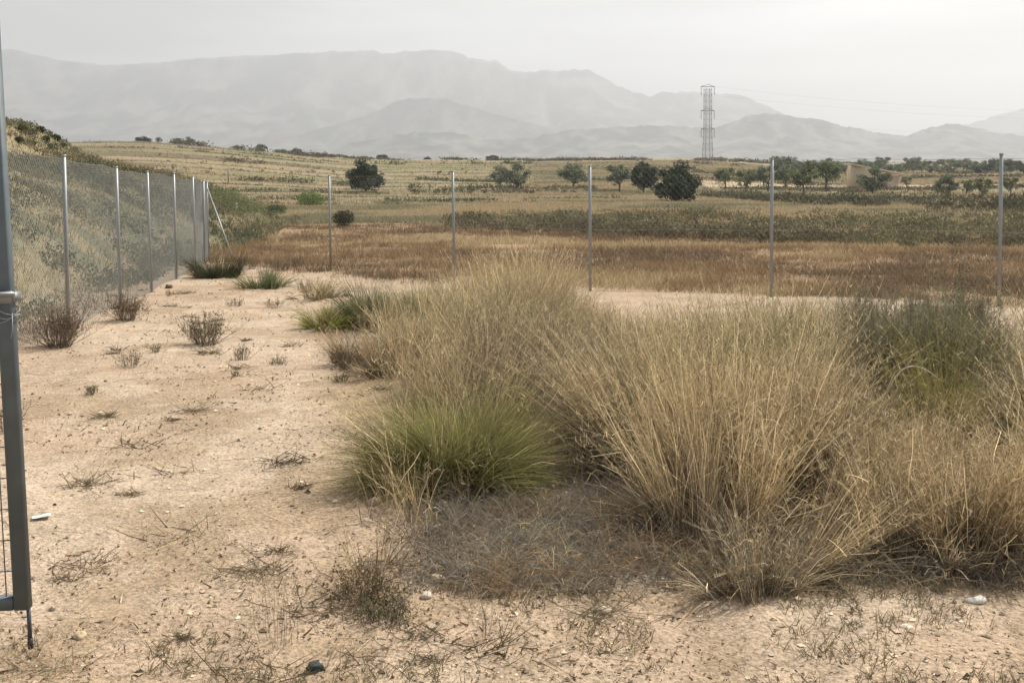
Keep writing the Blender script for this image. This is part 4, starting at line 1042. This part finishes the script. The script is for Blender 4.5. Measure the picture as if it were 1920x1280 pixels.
def field_grass():
    B = MB(); n = 210000
    Y = 30 * (420 / 30) ** rng.random(n); u = rng.uniform(-.40, .56, n); X = u * Y
    k = (Y > np.clip(47 - X * .95, 30, 52) - 1) & ((bank_lat(X, Y) < .2) | (Y > 64)) & (fbm(X / (Y * .08), Y / (Y * .16), 131, 3) > .27)
    trk = (u > .12) & (Y > 150) & (Y < 215)
    k &= ~(trk & (rng.random(n) < .85)); k &= ~((u < .02) & (Y > 95) & (rng.random(n) < .72))
    X, Y = X[k], Y[k]; per = 5; x = np.repeat(X, per); y = np.repeat(Y, per); m = len(x)
    x = x + rng.normal(0, 1, m) * y * .004; y = y + rng.normal(0, 1, m) * y * .004
    tone = np.repeat(fbm(X / 11, Y / 9, 133, 3), per)[:, None]
    c = np.where(tone > .56, pal([(.20, .20, .12), (.25, .235, .15), (.33, .29, .19)], m), np.where(tone < .44, pal([(.47, .36, .22), (.40, .31, .19)], m), pal([(.50, .42, .28), (.43, .355, .23), (.37, .31, .20), (.32, .275, .17)], m)))
    h = np.interp(y, [30, 80, 230, 420], [.25, .32, .42, .55]) * rng.uniform(.4, 1.2, m)
    ribbons(B, np.stack([x, y, zat(x, y) - .02], 1), h, y * .00055, rng.random(m) * 6.283, rng.uniform(0, .7, m), rng.uniform(.2, 1.0, m), c * .85, c, K=2, tip=.4)
    stuff("grass", B, M_GRASS, "pale yellow and greenish fallow grass on the fields beyond the fence")
field_grass()
# far orchard rows and hedges on the terraces (beyond 230 m, individually unreadable)
scrub_band("undergrowth", "patchy low scrub dotted over the far terraces",
           [(300, 284, 330), (700, 298, 335), (900, 297, 330), (1300, 299, 330), (1900, 312, 350)], 420, .8, [(.16, .145, .09), (.12, .12, .07), (.19, .165, .11)], .22, per=14, seed=8)

def hedge_lines():
    B = MB(); r = random.Random(5)
    for k in range(44):
        Y0 = 95 * (520 / 95) ** r.random(); u0 = r.uniform(-.42, .25) if k % 3 else r.uniform(-.4, .55); ln = r.uniform(.05, .26)
        m = int(ln * 900); u = u0 + ln * rng.random(m); Y = Y0 * (1 + .05 * (u - u0) + rng.normal(0, .003, m)); X = u * Y
        kk = fbm(X / (Y0 * .03), Y / 30, 171 + k, 2) > .42; X, Y = X[kk], Y[kk]; m = len(X)
        if m < 5: continue
        h = r.uniform(.0022, .0042) * Y0; per = 12; col = pal([[(.13, .11, .075), (.10, .09, .06), (.16, .13, .09)], [(.12, .125, .07), (.15, .15, .09), (.10, .10, .06)]][k % 2], m)
        q = rng.normal(size=(m, per, 3)) * np.array([h * .8, h * .5, h * .28]) + np.stack([X, Y, zat(X, Y) + h * .4], 1)[:, None]
        qf = q.reshape(-1, 3); c = np.repeat(col, per, 0) * np.exp(rng.normal(0, .25, (m * per, 1))); nn = len(qf)
        sc = (.0022 * Y0) * rng.uniform(.6, 1.4, nn)[:, None]
        a = rng.normal(size=(nn, 3)); a /= np.linalg.norm(a, axis=1)[:, None]; b_ = rng.normal(size=(nn, 3)); b_ -= (a * b_).sum(1)[:, None] * a; b_ /= np.linalg.norm(b_, axis=1)[:, None]
        V = np.stack([qf - a * sc / 2, qf + b_ * sc * .25, qf + a * sc / 2, qf - b_ * sc * .25], 1)
        B.add(V.reshape(-1, 3), np.arange(4 * nn).reshape(-1, 4), np.repeat(c, 4, 0))
    stuff("undergrowth", B, M_LEAF, "dark broken lines of scrub along the terrace edges of the far fields")
hedge_lines()

# gravel, twigs and crumbs on the sand
def gravel():
    B = MB(); n = 36000
    Y = 2.8 * (20 / 2.8) ** (rng.random(n) ** 1.15); u = rng.uniform(-.52, .56, n); X = u * Y
    k = (X < path_x(Y) + 1.2 + .4 * rng.normal(size=n)) | (Y < 4.1)
    k &= bank_lat(X, Y) < .4
    k &= fbm(X / .7, Y / .7, 151, 3) + rng.random(n) * .35 > .58
    X, Y = X[k], Y[k]; n = len(X)
    r = .0032 * np.exp(rng.normal(0, .65, n)) * np.interp(Y, [3, 20], [1, 2.4]); r = np.minimum(r, .02)
    c = pal([(.50, .38, .26), (.42, .31, .20), (.55, .45, .34), (.40, .29, .19), (.28, .20, .13), (.17, .12, .08)], n, .2)
    o = np.array([[1, 0, 0], [0, 1, 0], [-1, 0, 0], [0, -1, 0], [0, 0, 1], [0, 0, -1]], float)
    V = o[None] * r[:, None, None] * rng.uniform(.6, 1.3, (n, 6, 1)); V[..., 2] *= .65
    th = rng.random(n) * 6.283; cth, sth = np.cos(th)[:, None], np.sin(th)[:, None]
    vx = V[..., 0] * cth - V[..., 1] * sth; vy = V[..., 0] * sth + V[..., 1] * cth
    V = np.stack([vx + X[:, None], vy + Y[:, None], V[..., 2] + (zat(X, Y) + r * .25)[:, None]], -1)
    f = np.array([[0, 1, 4, 4], [1, 2, 4, 4], [2, 3, 4, 4], [3, 0, 4, 4]])
    # quads: use side pairs to avoid degenerate faces
    fq = np.array([[0, 1, 2, 4], [2, 3, 0, 4]])
    F = (np.arange(n)[:, None, None] * 6 + fq[None]).reshape(-1, 4)
    B.add(V.reshape(-1, 3), F, np.repeat(c, 6, 0))
    stuff("gravel", B, M_STONE, "small stones and clods scattered on the sandy ground")
gravel()
def debris():
    B = MB(); n = 22000
    Y = 2.8 * (22 / 2.8) ** (rng.random(n) ** 1.1); u = rng.uniform(-.52, .56, n); X = u * Y
    k = ((X < path_x(Y) + 1.0) | (Y < 4.1)) & (bank_lat(X, Y) < .4)
    den = fbm(X / .55, Y / .55, 161, 3); near = np.interp(Y, [2.8, 3.6, 4.2], [.16, .12, 0]); k &= den + near + rng.random(n) * .22 > .66
    X, Y = X[k], Y[k]; n = len(X); sc = np.interp(Y, [3, 20], [1, 2.6])
    c = pal([(.13, .085, .055), (.18, .12, .075), (.10, .07, .05), (.24, .17, .10), (.14, .13, .08)], n, .2)
    t0 = rng.uniform(.9, 1.62, n)
    ribbons(B, np.stack([X, Y, zat(X, Y) + .004], 1), rng.uniform(.004, .017, n) * sc * np.where(rng.random(n) < .07, 3.0, 1), rng.uniform(.002, .009, n) * sc, rng.random(n) * 6.283, t0, t0 + rng.uniform(-.5, .3, n), c, c, K=2, tip=.5)
    # flattened dry weeds
    for _ in range(70):
        yc = 3.0 * (18 / 3.0) ** rng.random(); xc = rng.uniform(-.46, .1) * yc
        if xc > path_x(np.array([yc]))[0] + .5 and yc > 3.9: continue
        m = int(rng.integers(25, 80)); ss = rng.uniform(.05, .16); aa = rng.random(m) * 6.283; cc = pal([(.15, .11, .075), (.20, .155, .10), (.14, .13, .085)], m) * np.exp(rng.normal(0, .25)); tt = rng.uniform(1.0, 1.5, m)
        x = xc + rng.normal(0, ss * .5, m); y = yc + rng.normal(0, ss * .35, m)
        ribbons(B, np.stack([x, y, zat(x, y) + .003], 1), rng.uniform(.3, 1.1, m) * ss, .003 + .0003 * yc, aa, tt, tt + rng.uniform(-.3, .2, m), cc, cc, K=2, tip=.4)
    # longer straws lying about
    m = 420; Y = rng.uniform(3.0, 9, m); X = rng.uniform(-.5, .25, m) * Y; k = X < path_x(Y) + .2; k |= Y < 4; X, Y = X[k], Y[k]; m = len(X)
    ribbons(B, np.stack([X, Y, zat(X, Y) + .006], 1), rng.uniform(.08, .28, m), .003, rng.random(m) * 6.283, np.full(m, 1.5), np.full(m, 1.55), pal(BROWN + STRAW, m), pal(BROWN + STRAW, m), K=3, tip=.5)
    # upright seedlings and withered weeds in the foreground soil
    m = 2600; Y = rng.uniform(2.9, 4.1, m); X = rng.uniform(-.5, .52, m) * Y; den = fbm(X / .35, Y / .35, 163, 3); k = (den > .50) & ((X > -.6) | (Y < 3.6)); X, Y = X[k], Y[k]; m = len(X); per = 4
    x = np.repeat(X, per) + rng.normal(0, .01, m * per); y = np.repeat(Y, per) + rng.normal(0, .01, m * per); m = len(x)
    cc = pal([(.16, .155, .085), (.20, .175, .10), (.24, .19, .11), (.15, .115, .075)], m)
    ribbons(B, np.stack([x, y, zat(x, y)], 1), rng.uniform(.015, .06, m), .003, rng.random(m) * 6.283, rng.uniform(.1, 1.2, m), rng.uniform(.3, 1.5, m), cc, cc, K=2, tip=.4)
    stuff("litter", B, M_LEAF, "dead twigs, crumbs and withered seedlings strewn over the sand")
debris()

# ------------------------------------------------------------------ stones one can point at
def stone(px, row, wpx, hpx, col, label, cat="stone", name="stone", seed=0, group="loose stones"):
    p = ground(px, row); s = p[1] / FPX
    rx, rz = wpx * s / 2, hpx * s / 2
    nu, nv = 14, 9; V = []
    for i in range(nv):
        ph = math.pi * (i + .02) / (nv - 1 + .04)
        for j in range(nu):
            th = 2 * math.pi * j / nu; d = np.array([math.sin(ph) * math.cos(th), math.sin(ph) * math.sin(th), math.cos(ph)])
            k = 1 + 1.1 * (float(fbm(np.array([d[0] * 1.7 + seed * 3.1]), np.array([d[1] * 1.7 + d[2] * 1.3]), seed, 3)[0]) - .5)
            V.append(d * k * np.array([rx, rx * .75, rz]))
    f = [[i * nu + j, (i + 1) * nu + j, (i + 1) * nu + (j + 1) % nu, i * nu + (j + 1) % nu] for i in range(nv - 1) for j in range(nu)]
    b = MB(); b.add(np.array(V), f, col); o = b.build(name, M_STONE, smooth=False, loc=(p[0], p[1], p[2] + rz * .25)); tag(o, label, cat, group)
WH = (.46, .385, .30)
stone(1832, 1127, 44, 14, (.52, .49, .43), "flat white stone under the tufts at the lower right", seed=1)
stone(1132, 1146, 36, 14, WH, "pale flat stone at the edge of the bare earth", seed=2)
stone(799, 1120, 24, 18, (.50, .43, .35), "white stone beside the reddish bush", seed=3)
stone(820, 1090, 30, 22, (.55, .44, .29), "yellowish stone near the white one by the reddish bush", seed=4)
stone(700, 946, 28, 24, (.34, .25, .18), "brown pointed stone at the foot of the esparto", seed=5)
stone(944, 970, 22, 9, WH, "little pale stone in the litter in front of the esparto", seed=6)
stone(1362, 1142, 14, 9, WH, "tiny white stone in front of the small yellowish tuft", seed=7)
stone(1600, 1168, 18, 9, WH, "small white stone on the earth below the leaning sheaf", seed=8)
stone(1700, 1176, 26, 10, (.58, .50, .40), "pale curved stone on the earth at the lower right", seed=9)
stone(317, 540, 14, 12, (.12, .075, .05), "small dark red clod under the third fence post", seed=10)
stone(593, 1254, 34, 20, (.035, .04, .04), "black lump lying on the sand at the bottom edge", seed=11)
stone(1040, 1068, 14, 8, WH, "tiny pale stone inside the grey litter", seed=12)
stone(655, 555, 20, 10, WH, "pale stone by the blue green tuft", seed=13)
stone(150, 1193, 30, 20, (.50, .39, .25), "sandy clod beside the drop bolt of the gate", seed=14)
# white scrap by the gate
p = ground(78, 972); b = MB()
gx = np.linspace(-.04, .04, 7); gy = np.linspace(-.022, .022, 4); GX, GY = np.meshgrid(gx, gy, indexing='ij')
top = .010 + .003 * np.sin(GX * 60) + .12 * np.abs(GY)
for dz in (0, .0015):
    v = np.stack([GX, GY, top + dz], -1).reshape(-1, 3); i = np.arange(6)[:, None] * 4 + np.arange(3)[None]; f = np.stack([i, i + 4, i + 5, i + 1], -1).reshape(-1, 4)
    b.add(v, f, (.60, .60, .58))
o = b.build("scrap", M_STONE, loc=tuple(p)); o.rotation_euler = (0, 0, .35); tag(o, "white flat scrap lying on the sand beside the gate", "scrap")

# ------------------------------------------------------------------ haze in the air
def haze():
    x0, x1, y0, y1, z0, z1 = -14500, 14500, -60, 13200, -40, 1150
    v = [(x0, y0, z0), (x1, y0, z0), (x1, y1, z0), (x0, y1, z0), (x0, y0, z1), (x1, y0, z1), (x1, y1, z1), (x0, y1, z1)]
    me = bpy.data.meshes.new("haze"); me.from_pydata(v, [], [(3, 2, 1, 0), (4, 5, 6, 7), (0, 1, 5, 4), (1, 2, 6, 5), (2, 3, 7, 6), (3, 0, 4, 7)]); me.update()
    m, n, o = mat("haze_air")
    p = n.nodes.new("ShaderNodeVolumePrincipled"); p.inputs['Color'].default_value = (.91, .93, .955, 1); p.inputs['Density'].default_value = HAZE; p.inputs['Anisotropy'].default_value = .35
    n.links.new(p.outputs[0], o.inputs['Volume']); me.materials.append(m)
    h = bpy.data.objects.new("haze", me); COL.objects.link(h); tag(h, "pale haze hanging over the plain and the mountains", kind='stuff')
HAZE = 2.0e-4
haze()
